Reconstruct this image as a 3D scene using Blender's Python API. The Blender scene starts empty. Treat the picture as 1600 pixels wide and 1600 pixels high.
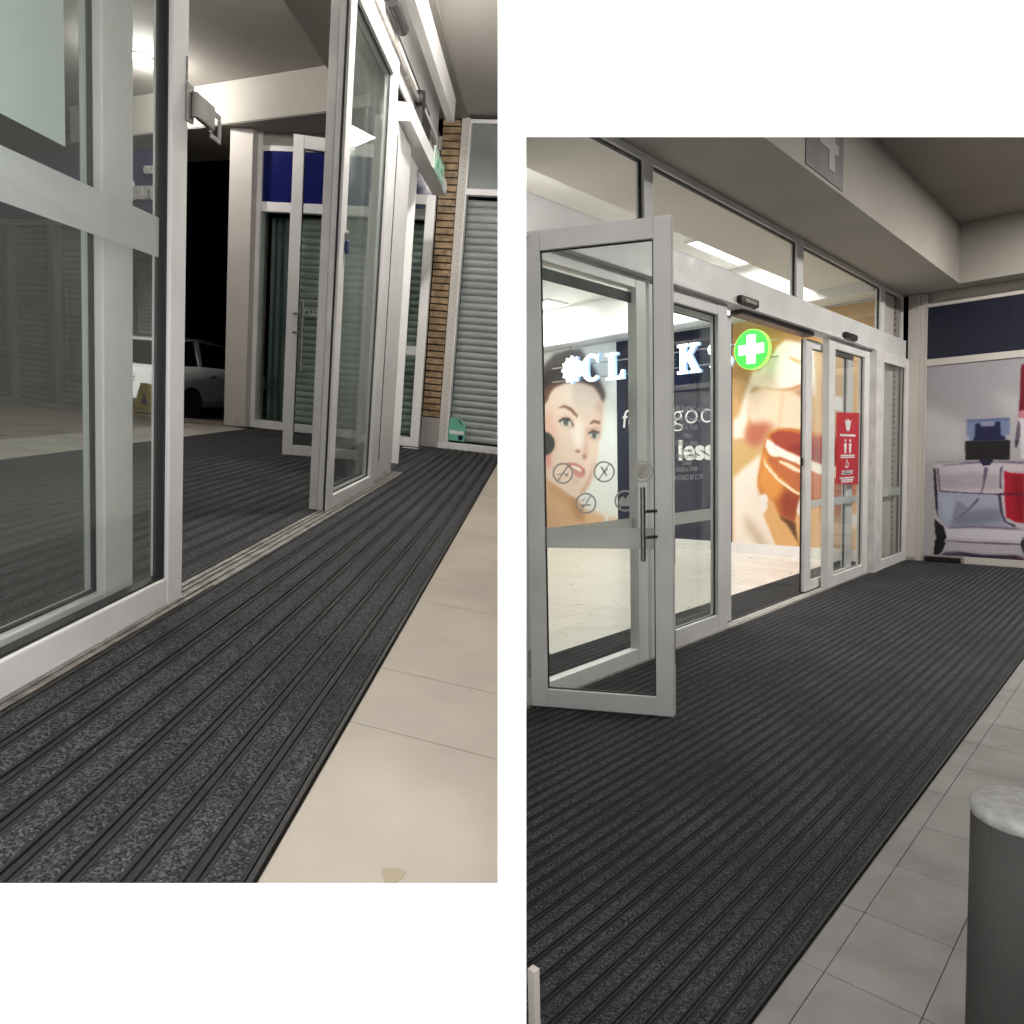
import bpy, bmesh, math, random
import numpy as np
from mathutils import Matrix, Vector
random.seed(7)
SC = bpy.context.scene
COL = SC.collection

# ---------------------------------------------------------------- camera, world, exposure
# World axes are those of the right-hand bay (door line along +Y, up +Z, metres).
CAM_AXES = Matrix(((0.72645, 0.03245, -0.68645), (0.68689, -0.06491, 0.72385), (-0.02107, -0.99736, -0.06944)))
EYE = Vector((0, 0, 1.2))
RIGHT, DOWN, FWD = (CAM_AXES.col[i].copy() for i in range(3))
cd = bpy.data.cameras.new('camera')
cam = bpy.data.objects.new('camera', cd)
COL.objects.link(cam)
cam.matrix_world = Matrix(((RIGHT.x, -DOWN.x, -FWD.x, EYE.x), (RIGHT.y, -DOWN.y, -FWD.y, EYE.y), (RIGHT.z, -DOWN.z, -FWD.z, EYE.z), (0, 0, 0, 1)))
cd.sensor_width = 36
cd.lens = 24.75
cd.clip_start = 0.05
cd.clip_end = 200
SC.camera = cam
w = bpy.data.worlds.new('World')
SC.world = w
w.use_nodes = True
w.node_tree.nodes['Background'].inputs[0].default_value = (1, 1, 1, 1)
w.node_tree.nodes['Background'].inputs[1].default_value = 1.5
SC.view_settings.view_transform = 'Standard'
SC.view_settings.look = 'None'
SC.view_settings.exposure = .75
SC.view_settings.gamma = 1
SC.cycles.use_denoising = True
SC.cycles.max_bounces = 8
SC.cycles.use_adaptive_sampling = True
SC.cycles.adaptive_threshold = .03
SC.cycles.transparent_max_bounces = 12
SC.cycles.use_light_tree = False
SC.cycles.diffuse_bounces = 3
SC.cycles.glossy_bounces = 3
SC.cycles.sample_clamp_indirect = 6
SC.cycles.caustics_reflective = False
SC.cycles.caustics_refractive = False

# frame of the left-hand bay (its own door line and floor)
LEFT = Matrix(((0.74039, -0.65464, 0.15255, -0.0961), (0.66193, 0.74955, 0.00394, -0.0025), (-0.11692, 0.09806, 0.98829, 0.5774), (0, 0, 0, 1)))
RIGHTBAY = Matrix.Identity(4)
BAY = RIGHTBAY
# the two bays stop at the added partition between them and at the back of the margin wall
PARTITION = {id(RIGHTBAY): 1, id(LEFT): -1}

def bay(m):
    global BAY
    BAY = m

# ---------------------------------------------------------------- materials
def lin(c):
    return tuple((v / 255 / 12.92 if v / 255 <= .04045 else ((v / 255 + .055) / 1.055) ** 2.4) for v in c)

MATS = {}
def mat(name, c, rough=.5, metal=0, var=.08, scale=4.0, bump=0.0, bscale=80.0, emit=0, spec=.5, stain=None, coat=0):
    """procedural paint/metal/stone: base colour with two scales of noise, roughness wear and fine relief"""
    if name in MATS:
        return MATS[name]
    m = bpy.data.materials.new(name)
    m.use_nodes = True
    nt = m.node_tree
    n, l = nt.nodes, nt.links
    b = n['Principled BSDF']
    co = n.new('ShaderNodeTexCoord')
    n1 = n.new('ShaderNodeTexNoise'); n1.inputs['Scale'].default_value = scale; n1.inputs['Detail'].default_value = 3
    l.new(co.outputs['Object'], n1.inputs['Vector'])
    mx = n.new('ShaderNodeMix'); mx.data_type = 'RGBA'
    c2 = stain or tuple(max(0, v * (1 - 2 * var)) for v in c)
    mx.inputs[6].default_value = (*[min(1, v * (1 + var * .6)) for v in c], 1)
    mx.inputs[7].default_value = (*c2, 1)
    rp = n.new('ShaderNodeMapRange'); rp.inputs[1].default_value = .35; rp.inputs[2].default_value = .75
    l.new(n1.outputs[0], rp.inputs[0]); l.new(rp.outputs[0], mx.inputs[0]); l.new(mx.outputs[2], b.inputs['Base Color'])
    rr = n.new('ShaderNodeMapRange'); rr.inputs[3].default_value = max(.03, rough - .08); rr.inputs[4].default_value = min(1, rough + .1)
    n2 = n.new('ShaderNodeTexNoise'); n2.inputs['Scale'].default_value = scale * 3.7; n2.inputs['Detail'].default_value = 1
    l.new(co.outputs['Object'], n2.inputs['Vector']); l.new(n2.outputs[0], rr.inputs[0]); l.new(rr.outputs[0], b.inputs['Roughness'])
    b.inputs['Metallic'].default_value = metal
    b.inputs['Specular IOR Level'].default_value = spec
    b.inputs['Coat Weight'].default_value = coat
    if bump:
        n3 = n.new('ShaderNodeTexNoise'); n3.inputs['Scale'].default_value = bscale; n3.inputs['Detail'].default_value = 1
        l.new(co.outputs['Object'], n3.inputs['Vector'])
        bp = n.new('ShaderNodeBump'); bp.inputs['Strength'].default_value = bump; bp.inputs['Distance'].default_value = .004
        l.new(n3.outputs[0], bp.inputs['Height']); l.new(bp.outputs[0], b.inputs['Normal'])
    if emit:
        b.inputs['Emission Color'].default_value = (*c, 1)
        b.inputs['Emission Strength'].default_value = emit
        m.cycles.emission_sampling = 'NONE'
    MATS[name] = m
    return m

def glass_mat(name, tint, refl=1.0, rough=.0, veil=0.0):
    m = bpy.data.materials.new(name); m.use_nodes = True
    nt = m.node_tree; n, l = nt.nodes, nt.links
    n.remove(n['Principled BSDF'])
    tr = n.new('ShaderNodeBsdfTransparent'); tr.inputs[0].default_value = (*tint, 1)
    gl = n.new('ShaderNodeBsdfGlossy'); gl.inputs['Roughness'].default_value = rough; gl.inputs['Color'].default_value = (.95, 1, .98, 1)
    fr = n.new('ShaderNodeLayerWeight'); fr.inputs[0].default_value = .5
    pw = n.new('ShaderNodeMath'); pw.operation = 'POWER'; pw.inputs[1].default_value = 4.0
    l.new(fr.outputs['Facing'], pw.inputs[0])
    mu = n.new('ShaderNodeMath'); mu.operation = 'MULTIPLY_ADD'; mu.inputs[1].default_value = .9 * refl; mu.inputs[2].default_value = .035 * refl; mu.use_clamp = True
    mi = n.new('ShaderNodeMixShader')
    l.new(pw.outputs[0], mu.inputs[0]); l.new(mu.outputs[0], mi.inputs[0]); l.new(tr.outputs[0], mi.inputs[1]); l.new(gl.outputs[0], mi.inputs[2])
    if veil:  # pale diffuse veil paints a hazy reflection onto the pane
        df = n.new('ShaderNodeBsdfDiffuse'); df.inputs[0].default_value = (.75, .72, .68, 1)
        no = n.new('ShaderNodeTexNoise'); no.inputs['Scale'].default_value = 2.2
        mr = n.new('ShaderNodeMapRange'); mr.inputs[3].default_value = veil * .5; mr.inputs[4].default_value = veil * 1.5
        m3 = n.new('ShaderNodeMixShader')
        l.new(no.outputs[0], mr.inputs[0]); l.new(mr.outputs[0], m3.inputs[0]); l.new(mi.outputs[0], m3.inputs[1]); l.new(df.outputs[0], m3.inputs[2])
        l.new(m3.outputs[0], n['Material Output'].inputs[0])
    else:
        l.new(mi.outputs[0], n['Material Output'].inputs[0])
    MATS[name] = m
    return m

def film_mat(name, c, alpha):
    """etched film on glass: part see-through, part white scatter"""
    m = bpy.data.materials.new(name); m.use_nodes = True
    nt = m.node_tree; n, l = nt.nodes, nt.links
    n.remove(n['Principled BSDF'])
    tr = n.new('ShaderNodeBsdfTransparent')
    df = n.new('ShaderNodeBsdfDiffuse'); df.inputs[0].default_value = (*c, 1)
    tl = n.new('ShaderNodeBsdfTranslucent'); tl.inputs[0].default_value = (*c, 1)
    m1 = n.new('ShaderNodeMixShader'); m1.inputs[0].default_value = .45
    no = n.new('ShaderNodeTexNoise'); no.inputs['Scale'].default_value = 3
    mr = n.new('ShaderNodeMapRange'); mr.inputs[3].default_value = alpha - .05; mr.inputs[4].default_value = min(1, alpha + .05)
    m2 = n.new('ShaderNodeMixShader')
    l.new(df.outputs[0], m1.inputs[1]); l.new(tl.outputs[0], m1.inputs[2])
    l.new(no.outputs[0], mr.inputs[0]); l.new(mr.outputs[0], m2.inputs[0]); l.new(tr.outputs[0], m2.inputs[1]); l.new(m1.outputs[0], m2.inputs[2])
    l.new(m2.outputs[0], n['Material Output'].inputs[0])
    MATS[name] = m
    return m

def carpet_mat(name, dark, mid, light, rubber=False):
    m = bpy.data.materials.new(name); m.use_nodes = True
    nt = m.node_tree; n, l = nt.nodes, nt.links
    b = n['Principled BSDF']
    co = n.new('ShaderNodeTexCoord')
    oi = n.new('ShaderNodeObjectInfo')
    off = n.new('ShaderNodeVectorMath'); off.operation = 'ADD'
    l.new(co.outputs['Object'], off.inputs[0])
    sc = n.new('ShaderNodeVectorMath'); sc.operation = 'SCALE'; sc.inputs['Scale'].default_value = 9
    l.new(oi.outputs['Random'], sc.inputs[0]); l.new(sc.outputs[0], off.inputs[1])
    vo = n.new('ShaderNodeTexVoronoi'); vo.inputs['Scale'].default_value = 300
    l.new(off.outputs[0], vo.inputs['Vector'])
    cr = n.new('ShaderNodeValToRGB')
    e = cr.color_ramp.elements
    e[0].position = .0; e[0].color = (*dark, 1)
    e[1].position = 1.0; e[1].color = (*light, 1)
    k = cr.color_ramp.elements.new(.5); k.color = (*mid, 1)
    se = n.new('ShaderNodeSeparateColor')
    l.new(vo.outputs['Color'], se.inputs[0]); l.new(se.outputs[0], cr.inputs[0])
    n1 = n.new('ShaderNodeTexNoise'); n1.inputs['Scale'].default_value = 2.3; n1.inputs['Detail'].default_value = 4
    l.new(co.outputs['Object'], n1.inputs['Vector'])
    mx = n.new('ShaderNodeMix'); mx.data_type = 'RGBA'; mx.blend_type = 'MULTIPLY'; mx.inputs[0].default_value = 1
    mr = n.new('ShaderNodeMapRange'); mr.inputs[1].default_value = .3; mr.inputs[2].default_value = .7; mr.inputs[3].default_value = .72; mr.inputs[4].default_value = 1.25
    l.new(n1.outputs[0], mr.inputs[0]); l.new(cr.outputs[0], mx.inputs[6]); l.new(mr.outputs[0], mx.inputs[7])
    # sparse trodden-in grit and lint
    v2 = n.new('ShaderNodeTexVoronoi'); v2.inputs['Scale'].default_value = 34
    l.new(off.outputs[0], v2.inputs['Vector'])
    gt = n.new('ShaderNodeMath'); gt.operation = 'LESS_THAN'; gt.inputs[1].default_value = .075
    l.new(v2.outputs['Distance'], gt.inputs[0])
    s2 = n.new('ShaderNodeSeparateColor'); l.new(v2.outputs['Color'], s2.inputs[0])
    g2 = n.new('ShaderNodeMath'); g2.operation = 'GREATER_THAN'; g2.inputs[1].default_value = .78; l.new(s2.outputs[1], g2.inputs[0])
    g3 = n.new('ShaderNodeMath'); g3.operation = 'MULTIPLY'; l.new(gt.outputs[0], g3.inputs[0]); l.new(g2.outputs[0], g3.inputs[1])
    g4 = n.new('ShaderNodeMath'); g4.operation = 'MULTIPLY'; g4.inputs[1].default_value = .6; l.new(g3.outputs[0], g4.inputs[0])
    lm = n.new('ShaderNodeMix'); lm.data_type = 'RGBA'; lm.inputs[7].default_value = (.20, .185, .16, 1)
    l.new(g4.outputs[0], lm.inputs[0]); l.new(mx.outputs[2], lm.inputs[6]); l.new(lm.outputs[2], b.inputs['Base Color'])
    b.inputs['Roughness'].default_value = .9
    b.inputs['Specular IOR Level'].default_value = .25
    bp = n.new('ShaderNodeBump'); bp.inputs['Strength'].default_value = .9; bp.inputs['Distance'].default_value = .003
    l.new(vo.outputs['Distance'], bp.inputs['Height']); bp.invert = True
    l.new(bp.outputs[0], b.inputs['Normal'])
    MATS[name] = m
    return m

def print_mat(name, rough=.4):
    m = bpy.data.materials.new(name); m.use_nodes = True
    nt = m.node_tree; n, l = nt.nodes, nt.links
    b = n['Principled BSDF']
    a = n.new('ShaderNodeAttribute'); a.attribute_name = 'Print'
    l.new(a.outputs['Color'], b.inputs['Base Color'])
    b.inputs['Roughness'].default_value = rough
    MATS[name] = m
    return m

WHITE = mat('white_powder_coat', (.83, .815, .80), .34, var=.05, scale=3.5, bump=.04, bscale=300)
WHITE_WORN = mat('worn_white_paint', (.76, .74, .72), .4, var=.10, scale=6, bump=.05, bscale=200)
GREYF = mat('grey_white_aluminium', (.77, .77, .76), .38, var=.06, scale=3, bump=.04, bscale=300)
WALLW = mat('white_margin_paint', (.93, .93, .93), .8, var=.004, scale=1)
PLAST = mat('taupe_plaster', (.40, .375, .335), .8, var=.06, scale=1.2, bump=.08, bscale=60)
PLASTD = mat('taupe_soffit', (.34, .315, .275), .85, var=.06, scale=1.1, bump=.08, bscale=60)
CEILW = mat('white_ceiling', (.80, .79, .77), .8, var=.03, scale=1)
CEILB = mat('beige_ceiling', (.72, .675, .625), .85, var=.05, scale=.9, bump=.06, bscale=50)
TILE = mat('beige_porcelain', (.385, .335, .275), .5, var=.09, scale=3.2, bump=.03, bscale=40)
TILEW = mat('pale_travertine', (.70, .645, .585), .3, var=.018, scale=2.5)
GROUT = mat('brown_grout', (.22, .19, .16), .9)
PAVER = mat('grey_concrete_paver', (.235, .228, .216), .75, var=.12, scale=5, bump=.3, bscale=120)
PAVEJ = mat('dark_joint_sand', (.165, .158, .148), .95, bump=.3)
PATHM = mat('pale_concrete', (.42, .39, .35), .8, var=.12, scale=4, bump=.2)
ROADM = mat('dark_asphalt', (.05, .048, .045), .9, var=.2, scale=20, bump=.4)
NIGHT = mat('night_black', (.004, .004, .005), 1, spec=0)
RUBBER = mat('black_rubber', (.004, .004, .004), .6, var=.2, scale=30, bump=.1)
RAILM = mat('dark_scraper_rubber', (.0115, .012, .0118), .8, var=.2, scale=30, bump=.12, bscale=250)
CARPET = carpet_mat('charcoal_heather_carpet', (.009, .010, .011), (.033, .034, .037), (.105, .107, .112))
GASKET = mat('black_gasket', (.01, .01, .011), .5)
STEEL = mat('brushed_steel', (.42, .41, .39), .3, metal=1, var=.1, scale=20)
DSTEEL = mat('dark_brushed_steel', (.24, .23, .21), .34, metal=1, var=.1, scale=30)
ALU = mat('dull_aluminium_track', (.26, .245, .225), .55, metal=.35, var=.3, scale=18)
NAVY = mat('navy_gloss_panel', (.010, .014, .11), .12, var=.05, scale=2)
NAVYD = mat('dark_navy_glass', (.006, .007, .024), .4, var=.05, scale=2)
BLACK = mat('black_plastic', (.012, .012, .012), .35)
SHUT = mat('grey_green_shutter_slat', (.40, .405, .395), .45, metal=.15, var=.10, scale=3)
SHUTM = mat('mid_green_shutter_slat', (.27, .29, .275), .4, metal=.2, var=.12, scale=3)
SHUTD = mat('dark_green_shutter_slat', (.16, .185, .17), .35, metal=.3, var=.15, scale=3)
SLAT = mat('tan_timber_slat', (.34, .23, .125), .6, var=.28, scale=16, bump=.15)
SLATB = mat('pale_stone_slat', (.44, .40, .33), .7, var=.12, scale=9, bump=.15)
GREYP = mat('mushroom_plinth', (.34, .31, .295), .6, var=.08)
BOLL = mat('dark_bollard_paint', (.042, .041, .038), .8, var=.2, scale=3, bump=.15)
CONC = mat('speckled_concrete_cap', (.30, .297, .29), .85, var=.14, scale=45, bump=.4)
GLASS = glass_mat('clear_glass', (.965, .98, .972), .55)
GLASSG = glass_mat('green_edge_glass', (.935, .96, .95), .5)
GLASSA = glass_mat('veiled_glass', (.965, .98, .972), .6, veil=.022)  # its veil stands in for a greyish reflection
GLASSD = glass_mat('shop_glass', (.90, .94, .92), .8)
FILM = film_mat('etched_band_film', (.68, .69, .68), .72)
FILML = film_mat('pale_etched_band_film', (.86, .87, .86), .80)
REFLW = film_mat('pale_mint_reflection', (.88, .95, .92), .93)  # tint for a painted-in room reflection
FILMI = film_mat('etched_icon_film', (.66, .64, .62), .85)
RED = mat('red_sign_vinyl', (.56, .012, .028), .4)
SIGNW = mat('white_sign_ink', (.82, .80, .80), .5)
SIGNG = mat('grey_white_vinyl', (.42, .43, .44), .5)
GREY4 = mat('grey_number_panel', (.17, .165, .165), .6, var=.1, scale=3)
GREY4L = mat('pale_grey_number', (.40, .39, .375), .6)
LAMP = mat('lamp_lens', (1, .97, .92), .4, emit=22)
LAMPP = mat('light_panel', (1, .985, .96), .4, emit=3.2)
LETTER = mat('lit_white_letter_face', (.93, .97, 1.0), .3, emit=1.6)
LETTERS = mat('pale_blue_letter_side', (.42, .62, .95), .35, emit=.35)
GREENL = mat('lit_green_sign_face', (.03, .80, .04), .3, emit=.85)
GREENS = mat('lime_sign_rim', (.35, .95, .12), .3, emit=.5)
CROSS = mat('lit_white_cross', (1, 1, 1), .3, emit=1.3)
NAVYV = mat('navy_poster_vinyl', (.006, .008, .036), .65, spec=.2, var=.06, scale=2)
CARW = mat('white_car_paint', (.66, .67, .67), .18, var=.02, coat=.6)
CARG = mat('dark_car_glass', (.008, .008, .009), .05)
TYRE = mat('tyre_rubber', (.015, .015, .015), .85, bump=.3)
YELL = mat('yellow_warning_board', (.42, .30, .01), .5)
MINT = mat('mint_poster_card', (.16, .46, .35), .5, var=.06)
BLUEK = mat('blue_fob_plastic', (.02, .02, .12), .35)
GREENX = mat('green_exit_ink', (.10, .42, .24), .5)
POSTF = print_mat('face_poster_print', .35)
POSTH = print_mat('hand_poster_print', .35)
POSTP = print_mat('perfume_poster_print', .3)
PILLAR = mat('cream_pillar_paint', (.60, .56, .515), .6, var=.05, scale=1.5, bump=.05)
RUST = mat('rusty_edge_stain', (.10, .06, .035), .8, var=.4, scale=30)

# ---------------------------------------------------------------- mesh builder
class MB:
    def __init__(s):
        s.v = []; s.f = []
    def add(s, vs, fs):
        o = len(s.v); s.v += [tuple(map(float, p)) for p in vs]; s.f += [tuple(i + o for i in f) for f in fs]; return s
    def box(s, x0, x1, y0, y1, z0, z1):
        if x0 > x1: x0, x1 = x1, x0
        if y0 > y1: y0, y1 = y1, y0
        if z0 > z1: z0, z1 = z1, z0
        return s.add([(x0, y0, z0), (x1, y0, z0), (x1, y1, z0), (x0, y1, z0), (x0, y0, z1), (x1, y0, z1), (x1, y1, z1), (x0, y1, z1)],
                     [(0, 3, 2, 1), (4, 5, 6, 7), (0, 1, 5, 4), (1, 2, 6, 5), (2, 3, 7, 6), (3, 0, 4, 7)])
    def ubox(s, fr, a0, a1, z0, z1, n0, n1):
        """box in a wall frame: along the wall, up, out of the wall"""
        vs = [fr.p(a, z, n) for z in (z0, z1) for a, n in ((a0, n0), (a1, n0), (a1, n1), (a0, n1))]
        return s.add(vs, [(0, 3, 2, 1), (4, 5, 6, 7), (0, 1, 5, 4), (1, 2, 6, 5), (2, 3, 7, 6), (3, 0, 4, 7)])
    def prism(s, pts, fr, n0, n1):
        """polygon (a, z) in a wall frame, extruded between two offsets"""
        k = len(pts)
        vs = [fr.p(a, z, n0) for a, z in pts] + [fr.p(a, z, n1) for a, z in pts]
        return s.add(vs, [tuple(range(k)), tuple(range(2 * k - 1, k - 1, -1))] + [(i, i + k, (i + 1) % k + k, (i + 1) % k) for i in range(k)])
    def floor_prism(s, pts, z0, z1):
        k = len(pts)
        vs = [(x, y, z0) for x, y in pts] + [(x, y, z1) for x, y in pts]
        return s.add(vs, [tuple(range(k - 1, -1, -1)), tuple(range(k, 2 * k))] + [(i, (i + 1) % k, (i + 1) % k + k, i + k) for i in range(k)])
    def cyl(s, p0, p1, r, n=14, r1=None):
        p0, p1 = Vector(p0), Vector(p1); d = (p1 - p0).normalized()
        a = d.orthogonal().normalized(); b = d.cross(a); r1 = r if r1 is None else r1
        vs = [p0 + (a * math.cos(t) + b * math.sin(t)) * r for t in (2 * math.pi * i / n for i in range(n))]
        vs += [p1 + (a * math.cos(t) + b * math.sin(t)) * r1 for t in (2 * math.pi * i / n for i in range(n))]
        return s.add(vs, [tuple(range(n - 1, -1, -1)), tuple(range(n, 2 * n))] + [(i, (i + 1) % n, (i + 1) % n + n, i + n) for i in range(n)])
    def ring(s, fr, a, z, r0, r1, n0, n1, k=28, sq=1.0):
        vs = []
        for n in (n0, n1):
            for r in (r0, r1):
                vs += [fr.p(a + r * math.cos(t), z + r * sq * math.sin(t), n) for t in (2 * math.pi * i / k for i in range(k))]
        fs = []
        for i in range(k):
            j = (i + 1) % k
            fs += [(i, i + k, j + k, j), (i + 2 * k, j + 2 * k, j + 3 * k, i + 3 * k), (i + k, i + 3 * k, j + 3 * k, j + k), (i, j, j + 2 * k, i + 2 * k)]
        return s.add(vs, fs)
    def loft(s, rings, close=True):
        k = len(rings[0]); vs = [p for r in rings for p in r]; fs = []
        for q in range(len(rings) - 1):
            for i in range(k if close else k - 1):
                j = (i + 1) % k
                fs.append((q * k + i, q * k + j, (q + 1) * k + j, (q + 1) * k + i))
        if close:
            fs += [tuple(range(k - 1, -1, -1)), tuple(range((len(rings) - 1) * k, len(rings) * k))]
        return s.add(vs, fs)

class Frame:
    """a vertical plane: origin on the floor, direction along it, normal out of it"""
    def __init__(s, o, u, n=None):
        s.o = Vector((o[0], o[1], o[2] if len(o) > 2 else 0)); s.u = Vector((u[0], u[1], 0)).normalized()
        s.n = Vector((s.u.y, -s.u.x, 0)) if n is None else Vector((n[0], n[1], 0)).normalized()
    def p(s, a, z, n=0):
        return s.o + s.u * a + Vector((0, 0, z)) + s.n * n

def clip_planes():
    """added partition and margin wall, in the coordinates of the current bay"""
    inv = BAY.inverted()
    r = inv.to_3x3() @ RIGHT; f = inv.to_3x3() @ FWD; e = inv @ EYE
    s = 1 if BAY is RIGHTBAY else -1
    return [(e + r * (.012 * s), -r * s), (e + f * .785, -f)]

def finish(me, bevel, smooth, clip, shift):
    bm = bmesh.new(); bm.from_mesh(me)
    if clip:
        for co, no in clip_planes():
            if any((v.co - co).dot(no) > 1e-5 for v in bm.verts):
                g = bmesh.ops.bisect_plane(bm, geom=bm.verts[:] + bm.edges[:] + bm.faces[:], plane_co=co, plane_no=no, clear_outer=True)
                ed = [x for x in g['geom_cut'] if isinstance(x, bmesh.types.BMEdge)]
                if ed:
                    bmesh.ops.holes_fill(bm, edges=ed)
    if bevel:
        bmesh.ops.bevel(bm, geom=[e for e in bm.edges if len(e.link_faces) == 2 and e.calc_face_angle(0) > .6], offset=bevel, segments=2, affect='EDGES', profile=.6)
    bmesh.ops.recalc_face_normals(bm, faces=bm.faces[:])
    if shift.length:
        bmesh.ops.translate(bm, verts=bm.verts[:], vec=-shift)
    for f in bm.faces:
        f.smooth = smooth
    bm.to_mesh(me); bm.free()

ORG = {}
def build(name, mb, m, parent=None, bevel=0, smooth=False, clip=True):
    me = bpy.data.meshes.new(name)
    me.from_pydata(mb.v, [], mb.f)
    finish(me, bevel, smooth, clip, ORG.get(parent, Vector()) if parent else Vector())
    me.materials.append(m)
    o = bpy.data.objects.new(name, me)
    COL.objects.link(o)
    if parent:
        o.parent = parent; ORG[o] = ORG[parent]
    else:
        o.matrix_world = BAY.copy(); ORG[o] = Vector()
    return o

def tag(o, label, cat, group=None):
    o['label'] = label; o['category'] = cat
    if group: o['group'] = group
    return o

def thing(name, label, cat, loc, group=None):
    o = bpy.data.objects.new(name, None); COL.objects.link(o)
    o.empty_display_size = .1
    loc = Vector((loc[0], loc[1], loc[2] if len(loc) > 2 else 0))
    o.matrix_world = BAY @ Matrix.Translation(loc); ORG[o] = loc
    return tag(o, label, cat, group)

def structure(name, mb, m, bevel=0, clip=True):
    o = build(name, mb, m, None, bevel, clip=clip); o['kind'] = 'structure'; return o

def dup(o, parent, delta):
    c = o.copy(); COL.objects.link(c); c.parent = parent; c.location = o.location + Vector(delta); ORG[c] = ORG[parent]; return c

def text_part(name, s, size, fr, a, z, n, m, parent, depth=.002, align='LEFT', bold=0, xs=1.0, mirror=False, shear=0):
    cu = bpy.data.curves.new('t', 'FONT'); cu.body = s; cu.size = size; cu.extrude = depth / 2; cu.offset = bold; cu.align_x = align; cu.shear = shear
    cu.resolution_u = 3
    t = bpy.data.objects.new('t', cu); COL.objects.link(t)
    me = bpy.data.meshes.new_from_object(t.evaluated_get(bpy.context.evaluated_depsgraph_get()))
    bpy.data.objects.remove(t); bpy.data.curves.remove(cu)
    mb = MB(); sx = (-xs if mirror else xs)
    mb.add([fr.p(a + v.co.x * sx, z + v.co.y, n + v.co.z) for v in me.vertices], [tuple(p.vertices) for p in me.polygons])
    bpy.data.meshes.remove(me)
    return build(name, mb, m, parent)

# ---------------------------------------------------------------- painted prints (posters)
def blur(a, s):
    if s <= .3: return a
    r = int(max(1, math.ceil(s * 2.5))); k = np.exp(-.5 * (np.arange(-r, r + 1) / s) ** 2); k /= k.sum()
    p = np.pad(a, r, mode='edge')
    p = sum(w_ * p[:, i:i + a.shape[1]] for i, w_ in enumerate(k))
    return sum(w_ * p[i:i + a.shape[0]] for i, w_ in enumerate(k))

def poster_mesh(name, x0, x1, z0, z1, y, nx, nz, base, feats, m, parent, soft=.006, grad=None):
    xs = np.linspace(x0, x1, nx); zs = np.linspace(z0, z1, nz)
    gx, gz = np.meshgrid(xs, zs)
    img = np.zeros((nz, nx, 3)); img[:] = base
    if grad is not None:
        img += grad * ((gz - z0) / (z1 - z0) - .5)[..., None]
    px = (x1 - x0) / (nx - 1)
    for c, bl, pts in feats:
        ins = np.zeros(gx.shape, bool)
        k = len(pts)
        for i in range(k):
            ax, az = pts[i]; bx, bz = pts[(i + 1) % k]
            if az == bz: continue
            cond = (az > gz) != (bz > gz)
            ins ^= cond & (gx < (bx - ax) * (gz - az) / (bz - az) + ax)
        al = blur(ins.astype(float), bl * soft / px)[..., None]
        img = img * (1 - al) + np.array(c, float) * al
    rng = np.random.default_rng(3)
    img += blur(rng.normal(0, 1, gx.shape), 1.2)[..., None] * 5
    img = np.clip(img, 0, 255) / 255
    lin_ = np.where(img <= .04045, img / 12.92, ((img + .055) / 1.055) ** 2.4)
    vs = np.stack([gx.ravel(), np.full(gx.size, y), gz.ravel()], 1)
    idx = np.arange(nx * nz).reshape(nz, nx)
    fs = np.stack([idx[:-1, :-1].ravel(), idx[:-1, 1:].ravel(), idx[1:, 1:].ravel(), idx[1:, :-1].ravel()], 1)
    me = bpy.data.meshes.new(name)
    o = ORG[parent]
    me.from_pydata([(a - o.x, b - o.y, c - o.z) for a, b, c in vs.tolist()], [], fs.tolist())
    at = me.color_attributes.new('Print', 'FLOAT_COLOR', 'POINT')
    at.data.foreach_set('color', np.concatenate([lin_.reshape(-1, 3), np.ones((nx * nz, 1))], 1).astype(np.float32).ravel())
    me.materials.append(m)
    ob = bpy.data.objects.new(name, me); COL.objects.link(ob); ob.parent = parent; ORG[ob] = o
    return ob

# ---------------------------------------------------------------- shared builders
def glazed_leaf(root, fr, w, z0, z1, sl, sr, rb, rt, th, fm, glass, a0=0.0, gasket=True, bev=.004, gd=.005):
    """stiles, rails, pane and gaskets of one glazed leaf standing in a wall frame"""
    h = th / 2
    build('stile', MB().ubox(fr, a0, a0 + sl, z0, z1, -h, h), fm, root, bev)
    build('stile', MB().ubox(fr, a0 + w - sr, a0 + w, z0, z1, -h, h), fm, root, bev)
    build('bottom_rail', MB().ubox(fr, a0 + sl, a0 + w - sr, z0, z0 + rb, -h + .002, h - .002), fm, root, bev)
    build('top_rail', MB().ubox(fr, a0 + sl, a0 + w - sr, z1 - rt, z1, -h + .002, h - .002), fm, root, bev)
    build('glass_pane', MB().ubox(fr, a0 + sl, a0 + w - sr, z0 + rb, z1 - rt, -.003, .003), glass, root)
    if gasket:
        g = MB(); t = .006; d = gd
        g.ubox(fr, a0 + sl, a0 + sl + t, z0 + rb, z1 - rt, -d, d).ubox(fr, a0 + w - sr - t, a0 + w - sr, z0 + rb, z1 - rt, -d, d)
        g.ubox(fr, a0 + sl + t, a0 + w - sr - t, z0 + rb, z0 + rb + t, -d, d).ubox(fr, a0 + sl + t, a0 + w - sr - t, z1 - rt - t, z1 - rt, -d, d)
        build('gasket', g, GASKET, root)

def band(root, fr, a0, a1, z0, z1, n, m=None):
    return build('etched_band', MB().ubox(fr, a0, a1, z0, z1, n, n + .001), m or FILM, root)

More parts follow.
